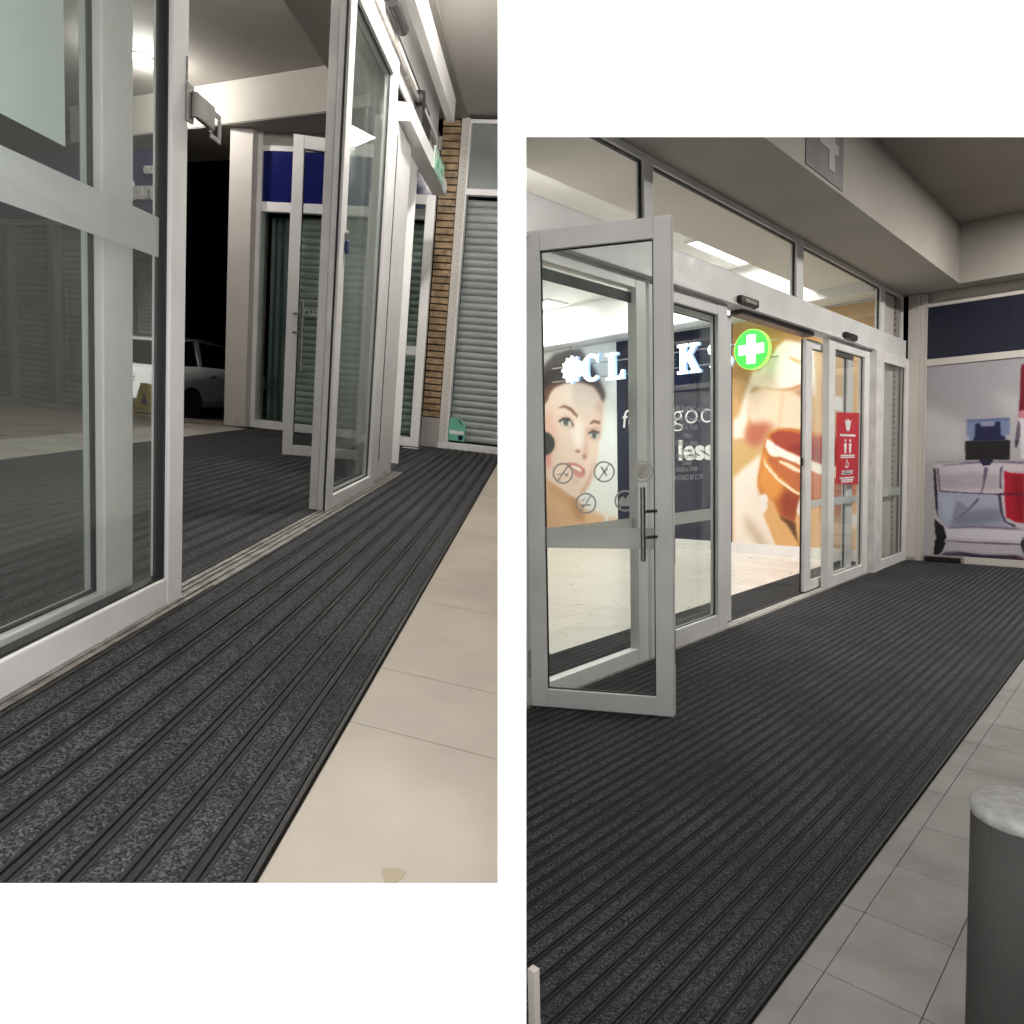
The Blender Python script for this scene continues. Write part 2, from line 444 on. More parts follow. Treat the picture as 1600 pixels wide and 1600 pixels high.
def floor_mat(name, label, x0, x1, y0, y1, strips, y_jit=0):
    """entrance matting: dark base, raised carpet strips, twin scraper ribs between them"""
    t = thing(name, label, 'entrance mat', ((x0 + x1) / 2, (y0 + y1) / 2, 0))
    build('base_sheet', MB().box(x0, x1, y0, y1, .0005, .004), RUBBER, t)
    p = (x1 - x0) / strips
    for i in range(strips):
        xe = x0 + (i + 1) * p                       # each module: rib, groove, bar, carpet, bar, groove
        xb = xe - p * .115; xa = xb - p * .59
        wob = [random.uniform(-.0005, .0005) for _ in range(5)]
        ysec = [y0 + (y1 - y0) * k / 4 for k in range(5)]
        prof = [(xa, .004), (xa, .0085), (xa + .003, .0105), ((xa + xb) / 2, .0116), (xb - .003, .0105), (xb, .0085), (xb, .004)]
        build('carpet_strip', MB().loft([[(x + wob[k], y, z + random.uniform(-.0003, .0003)) for x, z in prof] for k, y in enumerate(ysec)]), CARPET, t)
        for s0, s1 in ((xb + .0002, xb + p * .075), (xa - p * .075, xa - .0002)):
            build('edge_bar', MB().loft([[(s0 + wob[k], y, .004), (s0 + wob[k], y, .0092), (s1 + wob[k], y, .0092), (s1 + wob[k], y, .004)] for k, y in enumerate(ysec)]), RAILM, t)
        r0, r1 = xe - p + p * .04, xe - p + p * .185
        build('scraper_rib', MB().loft([[(r0, y, .004), (r0 + .001, y, .0098), (r1 - .001, y, .0098), (r1, y, .004)] for y in (y0, y1)]), RAILM, t)
    build('edge_trim', MB().box(x1, x1 + .008, y0, y1, .0005, .0105), RUBBER, t, .001)
    return t

def downlight(loc, power, label, r=.075, group='ceiling downlights', bare=False):
    t = thing('downlight', label, 'downlight', loc, group)
    x, y, z = loc
    fl = Frame((x, y, 0), (1, 0, 0))
    k = 24
    ringv = []
    for rr, dz in ((r * 1.3, 0), (r * 1.28, -.008), (r * 1.02, -.012), (r, -.002)):
        ringv.append([(x + rr * math.cos(2 * math.pi * i / k), y + rr * math.sin(2 * math.pi * i / k), z + dz) for i in range(k)])
    mb = MB(); mb.loft(ringv, True)
    build('trim_ring', mb, CEILW, t, smooth=True)
    build('lens', MB().cyl((x, y, z - .0135), (x, y, z - .016), r * .97, k), LAMP, t)
    ld = bpy.data.lights.new('lamp_light', 'POINT' if bare else 'AREA'); ld.energy = power
    if bare:
        ld.shadow_soft_size = .06
    else:
        ld.shape = 'DISK'; ld.size = r * 1.6
    ld.color = (1, .962, .91)
    lo = bpy.data.objects.new('lamp_light', ld); COL.objects.link(lo); lo.parent = t; lo.location = (0, 0, -.10 if bare else -.022)
    return t

def light_panel(x0, x1, y0, y1, z, power, label):
    t = thing('light_panel', label, 'ceiling light', ((x0 + x1) / 2, (y0 + y1) / 2, z), 'recessed ceiling light panels')
    f = MB(); b = .02
    f.box(x0, x1, y0, y0 + b, z - .02, z + .01).box(x0, x1, y1 - b, y1, z - .02, z + .01).box(x0, x0 + b, y0 + b, y1 - b, z - .02, z + .01).box(x1 - b, x1, y0 + b, y1 - b, z - .02, z + .01)
    build('panel_frame', f, CEILW, t)
    build('diffuser', MB().box(x0 + b, x1 - b, y0 + b, y1 - b, z - .006, z + .004), LAMPP, t)
    ld = bpy.data.lights.new('lamp_light', 'AREA'); ld.shape = 'RECTANGLE'; ld.size = (x1 - x0) * .9; ld.size_y = (y1 - y0) * .9; ld.energy = power; ld.color = (1, .985, .955)
    lo = bpy.data.objects.new('lamp_light', ld); COL.objects.link(lo); lo.parent = t; lo.location = (0, 0, -.035)
    return t

def slat_shutter(root, fr, a0, a1, z0, z1, n, pitch, m, name='shutter_slat'):
    """roller shutter: each curved slat is a piece of its own"""
    k = int(round((z1 - z0) / pitch)); p = (z1 - z0) / k
    prof = [(0, .0), (.006, .08), (.012, .3), (.014, .5), (.012, .72), (.006, .93), (.0, .98), (-.006, .5)]
    for i in range(k):
        z = z0 + i * p; da = random.uniform(-.002, .002)
        vs = [[fr.p(a, z + q * p, n + d + da) for d, q in prof] for a in (a0, a1)]
        build(name, MB().loft(vs), m, root)

# ---------------------------------------------------------------- poster artwork: (sRGB colour, softness, outline in wall metres)
FACE=[
 ((92,84,84),2.5,[(-7.305,2.559),(-7.198,2.717),(-6.994,2.846),(-6.738,2.882),(-6.492,2.859),(-6.347,2.696),(-6.171,2.417),(-6.067,2.192),(-6.065,2.12),(-6.105,2.037),(-6.25,1.99),(-7.011,2.042),(-7.257,1.966),(-7.313,2.219)]),
 ((52,44,44),3,[(-7.307,2.497),(-7.14,2.604),(-6.839,2.692),(-6.497,2.596),(-6.242,2.438),(-6.085,2.194),(-6.068,2.121),(-6.122,2.082),(-6.428,2.266),(-7.006,2.301),(-7.213,2.087),(-7.295,2.124)]),
 ((112,74,62),3,[(-7.248,2.337),(-7.003,2.407),(-6.576,2.39),(-6.244,2.308),(-6.121,2.154),(-6.113,2.081),(-6.429,2.222),(-7.007,2.24),(-7.172,2.115),(-7.255,2.044)]),
 ((232,188,150),3,[(-7.34,1.112),(-7.157,0.954),(-6.762,0.74),(-6.608,0.651),(-6.535,0.501),(-6.274,0.449),(-6.093,0.396),(-5.778,0.343),(-5.78,0.148),(-7.366,0.062)]),
 ((196,142,98),5,[(-6.782,0.693),(-6.608,0.651),(-6.572,0.561),(-6.46,0.443),(-6.463,0.262),(-6.539,0.259),(-6.708,0.466)]),
 ((212,160,118),6,[(-7.179,0.907),(-6.762,0.709),(-6.785,0.555),(-6.981,0.675),(-7.162,0.75)]),
 ((240,214,198),1.6,[(-7.276,2.045),(-7.15,2.16),(-7.108,2.249),(-7.005,2.339),(-6.807,2.386),(-6.501,2.38),(-6.281,2.294),(-6.166,2.169),(-6.101,2.037),(-6.116,1.894),(-6.137,1.722),(-6.157,1.548),(-6.19,1.404),(-6.197,1.287),(-6.197,1.305),(-6.226,1.173),(-6.283,1.027),(-6.378,0.849),(-6.493,0.721),(-6.627,0.663),(-6.762,0.706),(-6.938,0.812),(-7.137,0.93),(-7.3,1.048)]),
 ((236,190,172),6,[(-7.278,1.968),(-7.092,2.048),(-7.017,1.798),(-6.963,1.504),(-7.108,1.308),(-7.195,1.123),(-7.298,1.124)]),
 ((246,228,216),6,[(-6.848,2.288),(-6.502,2.317),(-6.264,2.209),(-6.177,2.014),(-6.398,1.912),(-6.774,2.086)]),
 ((248,234,226),5,[(-6.663,1.839),(-6.493,1.799),(-6.442,1.471),(-6.595,1.386),(-6.687,1.57)]),
 ((226,150,140),4,[(-7.22,1.357),(-7.107,1.355),(-7.113,1.122),(-7.205,1.123)]),
 ((214,172,152),3,[(-6.416,1.707),(-6.364,1.704),(-6.395,1.514),(-6.389,1.321),(-6.446,1.233),(-6.463,1.353),(-6.434,1.515)]),
 ((216,178,158),4,[(-6.249,2.048),(-6.105,2.037),(-6.119,1.721),(-6.166,1.549),(-6.182,1.695),(-6.17,1.868)]),
 ((206,172,152),3,[(-6.956,1.856),(-6.816,1.908),(-6.662,1.854),(-6.627,1.702),(-6.762,1.724),(-6.898,1.761)]),
 ((196,158,140),3,[(-6.383,1.675),(-6.272,1.714),(-6.164,1.694),(-6.17,1.52),(-6.275,1.509),(-6.366,1.572)]),
 ((222,220,214),0.7,[(-6.917,1.815),(-6.817,1.86),(-6.711,1.827),(-6.665,1.742),(-6.761,1.754),(-6.858,1.767)]),
 ((86,98,92),0.9,[(-6.837,1.852),(-6.759,1.847),(-6.741,1.798),(-6.761,1.746),(-6.829,1.758),(-6.854,1.804)]),
 ((52,38,34),0.7,[(-6.946,1.825),(-6.837,1.875),(-6.72,1.857),(-6.645,1.748),(-6.657,1.719),(-6.711,1.812),(-6.827,1.845),(-6.917,1.805)]),
 ((214,212,206),0.7,[(-6.366,1.608),(-6.273,1.641),(-6.183,1.6),(-6.193,1.528),(-6.275,1.539),(-6.329,1.57)]),
 ((78,88,84),0.9,[(-6.301,1.635),(-6.234,1.627),(-6.216,1.58),(-6.242,1.534),(-6.293,1.545),(-6.314,1.591)]),
 ((50,36,32),0.7,[(-6.388,1.614),(-6.291,1.659),(-6.169,1.625),(-6.169,1.593),(-6.273,1.632),(-6.366,1.598)]),
 ((128,84,66),1,[(-6.952,2.026),(-6.823,2.063),(-6.679,2.007),(-6.567,1.885),(-6.577,1.852),(-6.699,1.961),(-6.824,2.026)]),
 ((118,74,58),1,[(-6.354,1.762),(-6.271,1.807),(-6.154,1.778),(-6.154,1.74),(-6.271,1.761),(-6.345,1.744)]),
 ((150,96,80),1.2,[(-6.643,1.358),(-6.576,1.378),(-6.52,1.354),(-6.539,1.332),(-6.596,1.341)]),
 ((178,118,98),1.6,[(-6.492,1.294),(-6.427,1.307),(-6.413,1.255),(-6.465,1.226)]),
 ((206,124,116),1,[(-6.861,1.168),(-6.733,1.189),(-6.637,1.18),(-6.523,1.141),(-6.449,1.084),(-6.439,1.028),(-6.458,0.991),(-6.507,1.006),(-6.563,1.036),(-6.697,1.082)]),
 ((246,240,236),0.7,[(-6.734,1.148),(-6.619,1.137),(-6.524,1.096),(-6.497,1.043),(-6.563,1.055),(-6.677,1.105)]),
 ((214,138,130),1.2,[(-6.677,1.097),(-6.563,1.043),(-6.469,1.01),(-6.479,0.965),(-6.565,0.953),(-6.64,0.999)]),
 ((226,190,172),3,[(-6.68,0.938),(-6.527,0.923),(-6.566,0.863),(-6.681,0.877)]),
 ((206,160,136),3,[(-6.283,1.027),(-6.226,1.173),(-6.263,1.159),(-6.339,1.012),(-6.453,0.833),(-6.569,0.712),(-6.493,0.716),(-6.378,0.849)]),
 ((60,64,58),1.2,[(-7.02,1.483),(-7.033,1.425),(-7.068,1.374),(-7.123,1.335),(-7.192,1.312),(-7.266,1.307),(-7.34,1.322),(-7.404,1.356),(-7.453,1.403),(-7.479,1.461),(-7.481,1.522),(-7.457,1.579),(-7.412,1.627),(-7.35,1.66),(-7.277,1.674),(-7.202,1.67),(-7.132,1.647),(-7.075,1.607),(-7.037,1.556),(-7.02,1.498)]),
 ((240,230,222),0.8,[(-6.093,0.455),(-6.03,0.457),(-6.027,0.282),(-6.086,0.279)]),
]
HAND=[
 ((188,140,84),8,[(-4.286,2.883),(-3.051,2.701),(-3.049,2.429),(-3.455,2.585),(-3.761,2.253),(-3.888,2.132),(-4.15,1.719),(-4.287,1.727)]),
 ((200,160,104),8,[(-4.232,2.152),(-3.888,2.193),(-3.939,1.953),(-4.044,1.713),(-4.232,1.661)]),
 ((206,172,112),6,[(-4.232,1.407),(-3.886,1.358),(-3.707,1.267),(-3.757,1.133),(-4.016,0.961),(-4.232,0.706)]),
 ((250,242,232),2,[(-3.761,2.253),(-3.636,2.384),(-3.539,2.514),(-3.443,2.584),(-3.162,2.501),(-3.094,2.435),(-3.089,1.886),(-3.356,1.989),(-3.685,2.053),(-3.811,2.089),(-3.913,2.0)]),
 ((240,222,200),4,[(-3.761,2.253),(-3.836,2.115),(-3.685,2.053),(-3.512,2.05),(-3.611,2.214)]),
 ((206,150,96),1.6,[(-3.685,2.053),(-3.512,2.008),(-3.356,2.024),(-3.159,2.076),(-3.159,2.053),(-3.344,1.982),(-3.488,1.977),(-3.66,2.021)]),
 ((222,186,128),1.5,[(-3.406,2.392),(-3.323,2.359),(-3.23,2.302),(-3.23,2.279),(-3.311,2.305),(-3.394,2.362)]),
 ((238,216,190),2.5,[(-3.913,2.0),(-3.685,2.041),(-3.368,1.978),(-3.134,1.843),(-3.131,1.485),(-3.51,1.561),(-3.658,1.545),(-3.707,1.413),(-3.835,1.602),(-3.9,1.729)]),
 ((244,230,214),2.5,[(-3.837,2.261),(-3.761,2.253),(-3.887,1.998),(-3.9,1.729),(-3.938,1.459),(-4.097,1.44),(-4.097,1.666),(-4.017,1.736),(-3.939,2.002)]),
 ((188,110,82),5,[(-3.886,1.629),(-3.708,1.632),(-3.559,1.588),(-3.633,1.519),(-3.695,1.401),(-3.808,1.331),(-3.912,1.384),(-3.938,1.521)]),
 ((184,112,82),4,[(-3.344,2.0),(-3.136,2.016),(-3.134,1.832),(-3.215,1.896)]),
 ((214,180,140),3,[(-3.476,1.976),(-3.451,1.974),(-3.498,1.573),(-3.522,1.574)]),
 ((240,228,214),3,[(-4.096,0.946),(-3.964,1.071),(-3.732,1.253),(-3.706,1.118),(-3.769,0.897),(-3.755,0.7),(-3.628,0.481),(-3.502,0.218),(-3.502,0.096),(-4.096,0.055)]),
 ((200,176,148),6,[(-3.963,0.519),(-3.831,0.374),(-3.652,0.16),(-3.677,0.084),(-3.792,0.151),(-3.923,0.345)]),
 ((92,58,32),3,[(-3.504,0.51),(-3.286,0.446),(-3.144,0.215),(-3.143,0.12),(-3.332,0.107),(-3.503,0.364)]),
 ((200,120,52),1.2,[(-3.707,1.313),(-3.682,1.41),(-3.62,1.504),(-3.51,1.547),(-3.341,1.539),(-2.884,1.426),(-2.562,1.324),(-2.497,1.101),(-2.575,0.722),(-2.874,0.486),(-3.099,0.418),(-3.31,0.421),(-3.479,0.487),(-3.679,0.652),(-3.775,0.848),(-3.775,0.946)]),
 ((222,150,72),3,[(-3.707,1.301),(-3.581,1.043),(-3.433,0.85),(-3.505,0.704),(-3.667,0.701),(-3.769,0.872)]),
 ((150,66,40),5,[(-3.433,0.85),(-3.148,0.688),(-2.767,0.719),(-2.82,0.557),(-3.099,0.43),(-3.31,0.421),(-3.479,0.499),(-3.505,0.656)]),
 ((244,236,226),1,[(-3.682,1.337),(-3.657,1.433),(-3.582,1.382),(-3.411,1.269),(-3.339,1.243),(-3.221,1.182),(-3.14,1.168),(-2.992,1.108),(-2.793,1.082),(-2.559,1.124),(-2.537,1.035),(-2.77,0.946),(-2.99,0.946),(-3.151,1.052),(-3.315,1.136),(-3.508,1.175),(-3.631,1.238)]),
 ((164,70,52),1.2,[(-3.62,1.468),(-3.509,1.521),(-3.341,1.498),(-3.154,1.437),(-2.775,1.399),(-2.582,1.28),(-2.559,1.124),(-2.793,1.082),(-2.992,1.108),(-3.129,1.168),(-3.198,1.181),(-3.292,1.23),(-3.351,1.255),(-3.411,1.275),(-3.558,1.357)]),
 ((140,44,44),3,[(-3.436,1.329),(-3.153,1.367),(-2.773,1.286),(-2.664,1.126),(-2.992,1.119),(-3.152,1.18),(-3.292,1.242)]),
 ((190,106,62),1,[(-3.508,1.211),(-3.411,1.173),(-3.151,1.04),(-2.879,0.935),(-2.557,0.946),(-2.555,0.79),(-2.877,0.762),(-3.148,0.735),(-3.337,0.851),(-3.556,1.043),(-3.656,1.19)]),
 ((252,222,190),0.8,[(-3.508,1.163),(-3.41,1.138),(-3.15,0.993),(-3.15,0.964),(-3.338,1.041),(-3.507,1.139)]),
 ((250,226,198),0.8,[(-3.706,1.216),(-3.656,1.117),(-3.506,0.946),(-3.313,0.803),(-3.148,0.723),(-3.148,0.699),(-3.336,0.779),(-3.531,0.922),(-3.681,1.093)]),
 ((222,172,112),1.6,[(-3.704,0.503),(-3.641,0.702),(-3.579,0.679),(-3.492,0.462),(-3.406,0.393),(-3.261,0.16),(-3.26,0.1),(-3.526,0.082)]),
 ((238,228,220),1,[(-3.762,0.736),(-3.679,0.762),(-3.642,0.714),(-3.653,0.579),(-3.691,0.516),(-3.742,0.601)]),
 ((224,176,120),1.6,[(-3.31,0.469),(-3.264,0.685),(-3.147,0.664),(-3.033,0.667),(-2.983,0.131),(-3.26,0.112),(-3.297,0.326)]),
 ((240,230,222),1,[(-3.253,0.733),(-3.148,0.699),(-3.17,0.628),(-3.216,0.52),(-3.275,0.506),(-3.293,0.565)]),
 ((226,178,130),2,[(-2.989,0.784),(-2.854,0.671),(-2.831,0.557),(-2.894,0.277),(-3.006,0.153),(-3.032,0.55)]),
 ((206,130,104),5,[(-2.898,0.693),(-2.712,0.651),(-2.711,0.492),(-2.786,0.466),(-2.853,0.602)]),
 ((240,236,230),2,[(-2.764,0.467),(-2.7,0.538),(-2.573,0.543),(-2.571,0.385),(-2.698,0.356)]),
 ((226,190,150),4,[(-2.896,0.462),(-2.764,0.433),(-2.55,0.364),(-2.386,0.461),(-2.381,0.161),(-2.871,0.127)]),
 ((244,242,240),1.4,[(-2.901,1.861),(-2.825,1.877),(-2.749,1.835),(-2.72,1.761),(-2.726,1.683),(-2.9,1.731)]),
 ((236,196,150),4,[(-2.907,2.416),(-2.7,2.355),(-2.631,2.206),(-2.765,2.079),(-2.904,2.164)]),
]
PERF=[
 ((196,194,196),12,[(-2.063,1.733),(-1.704,1.526),(-1.659,1.198),(-1.953,1.13),(-2.052,1.132)]),
 ((190,188,190),12,[(-1.465,1.832),(-1.196,1.768),(-1.216,1.187),(-1.277,1.328),(-1.283,1.566)]),
 ((200,190,198),1,[(-1.971,1.081),(-1.695,1.099),(-1.36,1.08),(-1.157,1.084),(-1.139,0.343),(-1.16,0.271),(-1.134,0.117),(-1.933,0.056),(-1.845,0.251),(-1.94,0.449),(-1.952,0.751)]),
 ((176,164,174),4,[(-1.917,0.976),(-1.781,0.975),(-1.631,1.004),(-1.363,0.973),(-1.36,0.817),(-1.888,0.826)]),
 ((164,168,190),1.5,[(-1.923,0.774),(-1.527,0.765),(-1.364,0.76),(-1.343,0.618),(-1.31,0.476),(-1.21,0.438),(-1.495,0.41),(-1.821,0.395),(-1.894,0.451),(-1.922,0.541)]),
 ((128,130,152),6,[(-1.747,0.532),(-1.585,0.596),(-1.355,0.61),(-1.317,0.49),(-1.496,0.446),(-1.796,0.411)]),
 ((176,184,204),6,[(-1.913,0.736),(-1.777,0.739),(-1.785,0.486),(-1.875,0.467)]),
 ((136,138,160),1.2,[(-1.744,0.695),(-1.623,0.617),(-1.784,0.471)]),
 ((120,100,124),2,[(-1.822,0.398),(-1.606,0.42),(-1.21,0.42),(-1.141,0.406),(-1.209,0.395),(-1.556,0.404),(-1.795,0.385)]),
 ((34,26,42),1,[(-1.972,1.044),(-1.951,1.043),(-1.93,0.796),(-1.918,0.496),(-1.943,0.6),(-1.96,0.826)]),
 ((120,98,114),1,[(-1.944,1.043),(-1.921,1.043),(-1.898,0.826),(-1.9,0.781),(-1.914,0.796)]),
 ((126,110,134),0.8,[(-1.965,1.111),(-1.695,1.11),(-1.51,1.118),(-1.157,1.108),(-1.157,1.077),(-1.39,1.102),(-1.571,1.09),(-1.886,1.069),(-1.886,1.078),(-1.633,1.102)]),
 ((84,66,94),1,[(-1.91,0.8),(-1.689,0.783),(-1.364,0.771),(-1.149,0.774),(-1.149,0.76),(-1.364,0.758),(-1.688,0.77),(-1.907,0.783)]),
 ((214,208,216),1.5,[(-1.847,0.378),(-1.556,0.393),(-1.14,0.392),(-1.144,0.293),(-1.371,0.287),(-1.826,0.282)]),
 ((190,182,190),1.5,[(-1.838,0.236),(-1.37,0.236),(-1.165,0.235),(-1.14,0.131),(-1.869,0.136)]),
 ((112,100,114),0.8,[(-1.845,0.254),(-1.553,0.254),(-1.16,0.26),(-1.16,0.243),(-1.37,0.233),(-1.832,0.24)]),
 ((72,70,88),2.5,[(-1.933,0.056),(-1.842,0.123),(-1.714,0.136),(-1.489,0.119),(-1.192,0.134),(-1.133,0.11),(-1.131,0.018),(-1.673,0.024),(-1.933,0.04)]),
 ((46,34,54),1.5,[(-1.765,0.136),(-1.55,0.107),(-1.191,0.127),(-1.191,0.113),(-1.549,0.078)]),
 ((84,30,42),5,[(-1.337,0.058),(-1.134,0.117),(-1.131,0.018),(-1.247,0.03)]),
 ((24,20,24),1,[(-1.951,0.487),(-1.861,0.4),(-1.832,0.282),(-1.858,0.242),(-1.838,0.229),(-1.869,0.129),(-1.933,0.056),(-1.956,0.058),(-1.943,0.245),(-1.927,0.268),(-1.945,0.328)]),
 ((24,20,26),1,[(-1.139,0.343),(-1.16,0.278),(-1.165,0.242),(-1.134,0.138)]),
 ((176,20,44),1.2,[(-1.323,1.016),(-1.27,0.987),(-1.154,0.98),(-1.142,0.469),(-1.217,0.48),(-1.294,0.527),(-1.317,0.761)]),
 ((134,12,30),5,[(-1.269,0.973),(-1.154,0.966),(-1.143,0.497),(-1.2,0.509)]),
 ((96,24,52),1,[(-1.359,0.781),(-1.15,0.781),(-1.149,0.758),(-1.358,0.76)]),
 ((62,48,76),1,[(-1.373,0.774),(-1.346,0.76),(-1.324,0.561),(-1.293,0.484),(-1.21,0.445),(-1.216,0.423),(-1.31,0.476),(-1.348,0.575)]),
 ((104,84,110),1,[(-1.359,1.044),(-1.335,1.058),(-1.345,0.973),(-1.342,0.817),(-1.36,0.831),(-1.363,0.973)]),
 ((96,88,110),1,[(-1.502,1.046),(-1.469,1.049),(-1.471,0.988),(-1.504,0.815),(-1.515,0.779),(-1.524,0.786),(-1.505,0.88),(-1.504,0.974)]),
 ((92,92,116),0.9,[(-1.563,0.713),(-1.538,0.725),(-1.544,0.692),(-1.604,0.617),(-1.665,0.549),(-1.746,0.48),(-1.771,0.468),(-1.721,0.511),(-1.623,0.617)]),
 ((30,24,62),1,[(-1.547,1.123),(-1.511,1.144),(-1.45,1.143),(-1.42,1.121),(-1.449,1.071),(-1.509,1.065)]),
 ((24,20,22),1,[(-1.678,1.329),(-1.607,1.341),(-1.28,1.329),(-1.281,1.125),(-1.674,1.132)]),
 ((120,134,168),1.2,[(-1.665,1.557),(-1.288,1.556),(-1.285,1.385),(-1.319,1.379),(-1.318,1.326),(-1.637,1.335),(-1.638,1.378),(-1.666,1.39)]),
 ((26,28,66),1.5,[(-1.589,1.513),(-1.549,1.518),(-1.536,1.481),(-1.422,1.483),(-1.411,1.525),(-1.37,1.522),(-1.36,1.381),(-1.325,1.365),(-1.324,1.323),(-1.606,1.334),(-1.589,1.398)]),
 ((150,150,178),1.5,[(-1.543,1.525),(-1.429,1.533),(-1.422,1.486),(-1.53,1.488)]),
 ((92,104,142),1.5,[(-1.666,1.56),(-1.289,1.558),(-1.288,1.532),(-1.665,1.535)]),
 ((110,14,34),1,[(-1.204,2.088),(-1.17,2.088),(-1.157,1.559),(-1.214,1.569),(-1.208,1.81)]),
 ((196,120,140),1,[(-1.21,1.624),(-1.159,1.628),(-1.156,1.531),(-1.211,1.548)]),
 ((210,206,212),1,[(-1.213,1.548),(-1.157,1.545),(-1.147,1.13),(-1.181,1.13),(-1.198,1.395)]),
 ((96,84,100),1,[(-1.213,1.534),(-1.194,1.464),(-1.198,1.36),(-1.229,1.236),(-1.24,1.313),(-1.228,1.452)]),
 ((36,30,44),0.8,[(-1.238,1.317),(-1.203,1.326),(-1.229,1.232)]),
]

# ================================================================ the white margins, built as a front wall, and the added shell of the bays
def vpt(px, py, d):
    """point of the margin wall plane, measured from the wall's own centre (metres across, down)"""
    return EYE + RIGHT * px + DOWN * py + FWD * d

WD = .75            # the margin wall stands 0.75 m ahead of the eye
K = WD / 1100.0
xl, xm0, xm1, xr = -800 * K - .9, -22 * K, 22 * K, 800 * K + .9
yt, ya, yb, ybot = -800 * K - .9, -586 * K, 580 * K, 800 * K + .9
yLt, yRb = -800 * K - .25, 800 * K + .25       # heads and sills of the openings that lie outside the picture
xLl, xRr = -800 * K - .25, 800 * K + .25
T = .03
def slab(mb, x0, x1, y0, y1, splay=(0, 0, 0, 0)):
    """one piece of the wall; edges that border an opening are splayed back at 45 degrees"""
    f = ((x0, y0), (x1, y0), (x1, y1), (x0, y1))
    a, b, c, d = x0 + T * splay[0], x1 - T * splay[1], y0 + T * splay[2], y1 - T * splay[3]
    r = ((a, c), (b, c), (b, d), (a, d))
    mb.add([vpt(x, y, WD) for x, y in f] + [vpt(x, y, WD + T) for x, y in r], [(0, 1, 2, 3), (7, 6, 5, 4), (0, 4, 5, 1), (1, 5, 6, 2), (2, 6, 7, 3), (3, 7, 4, 0)])
bay(RIGHTBAY)
mb = MB()
slab(mb, xl, xLl, yt, ybot); slab(mb, xLl, xm0, yt, yLt); slab(mb, xLl, xm0, yb, ybot, (0, 0, 1.2, 0))
slab(mb, xm0, xm1, yt, ybot, (.3, .3, 0, 0)); slab(mb, xm1, xRr, yt, ya, (0, 0, 0, 1.2)); slab(mb, xm1, xRr, yRb, ybot); slab(mb, xRr, xr, yt, ybot)
front = structure('margin_wall', mb, WALLW, clip=False)  # stands for the blank white margins around the two views
front['label'] = 'blank white margin around the two views, built as a wall with openings'
mb = MB()
hw = .008
for (x0, x1, y0, y1, d0, d1) in ((-hw, hw, -6, 4, WD + T + .002, 17),):
    vs = [vpt(x, y, d) for d in (d0, d1) for x, y in ((x0, y0), (x1, y0), (x1, y1), (x0, y1))]
    mb.add(vs, [(0, 1, 2, 3), (7, 6, 5, 4), (0, 4, 5, 1), (1, 5, 6, 2), (2, 6, 7, 3), (3, 7, 4, 0)])
dv = structure('added_partition', mb, CEILW, clip=False)  # added divider: keeps the bays' light apart, white to bounce light
mb = MB()
fx, fy0, fy1 = 12.0, -6.0, 4.0
A = [vpt(x, y, WD + T * .5) for x, y in ((xl + .01, yt + .01), (xr - .01, yt + .01), (xr - .01, ybot - .01), (xl + .01, ybot - .01))]
Bq = [vpt(x, y, 3.0) for x, y in ((-fx, fy0), (fx, fy0), (fx, fy1), (-fx, fy1))]
Cq = [vpt(x, y, 17.5) for x, y in ((-fx, fy0), (fx, fy0), (fx, fy1), (-fx, fy1))]
mb.add(A + Bq + Cq, [(i, (i + 1) % 4, (i + 1) % 4 + 4, i + 4) for i in range(4)] + [(i + 4, (i + 1) % 4 + 4, (i + 1) % 4 + 8, i + 8) for i in range(4)] + [(8, 9, 10, 11)])
structure('added_black_shell', mb, NIGHT, clip=False)  # added black shell that shuts the white sky light out of the bays

# ================================================================ RIGHT BAY: entrance seen from outside
bay(RIGHTBAY)
XD = -2.31
D = Frame((XD, 0), (0, 1))                 # door line, normal towards the pavement
structure('ground_slab', MB().box(-8, 4, -.5, 9.0, -.25, -.012), PAVEJ)
pv = structure('pavement', MB().box(-.622, 2.2, .3, 8.5, -.012, -.003), PAVEJ)
xs = [-.62, -.562] + [-.562 + .2025 * i for i in range(1, 8)]
ys = [.165 + .29 * i for i in range(2, 29)]
for i in range(len(xs) - 1):
    for j in range(len(ys) - 1):
        dz = random.uniform(-.0006, .0006)
        o = build('paver', MB().box(xs[i] + .0008, xs[i + 1] - .0008, ys[j] + .0008, ys[j + 1] - .0008, -.002, .004 + dz), PAVER, pv, .0015)
fi = structure('mall_floor', MB().box(-8, -2.809, 1.5, 8.5, -.012, -.002), GROUT)
for i in range(9):
    for j in range(12):
        x1 = -2.812 - .6 * i; y0 = 1.5 + .6 * j
        if (x1 - .6) * .727 + (y0 + .6) * .687 < .05: continue
        build('floor_tile', MB().box(x1 - .598, x1, y0 + .001, min(y0 + .599, 8.4), -.001, .004), TILEW, fi)
floor_mat('entrance_mat', 'large charcoal ribbed mat outside the sliding doors beside grey pavers', -2.255, -.632, .3, 8.84, 32)
floor_mat('entrance_mat', 'narrow charcoal ribbed mat just inside the sliding doors on the pale tiled floor', -2.80, -2.372, 1.6, 8.36, 8)
tr = thing('door_track', 'dull metal threshold track under the sliding doors between the two mats', 'door track', (XD, 5, 0))
build('track_plate', MB().box(-2.362, -2.262, 1.2, 8.5, .0, .006), ALU, tr)
build('track_lip', MB().box(-2.33, -2.322, 1.2, 8.5, .006, .012), WHITE_WORN, tr)
build('track_lip', MB().box(-2.30, -2.292, 1.2, 8.5, .006, .012), WHITE_WORN, tr)

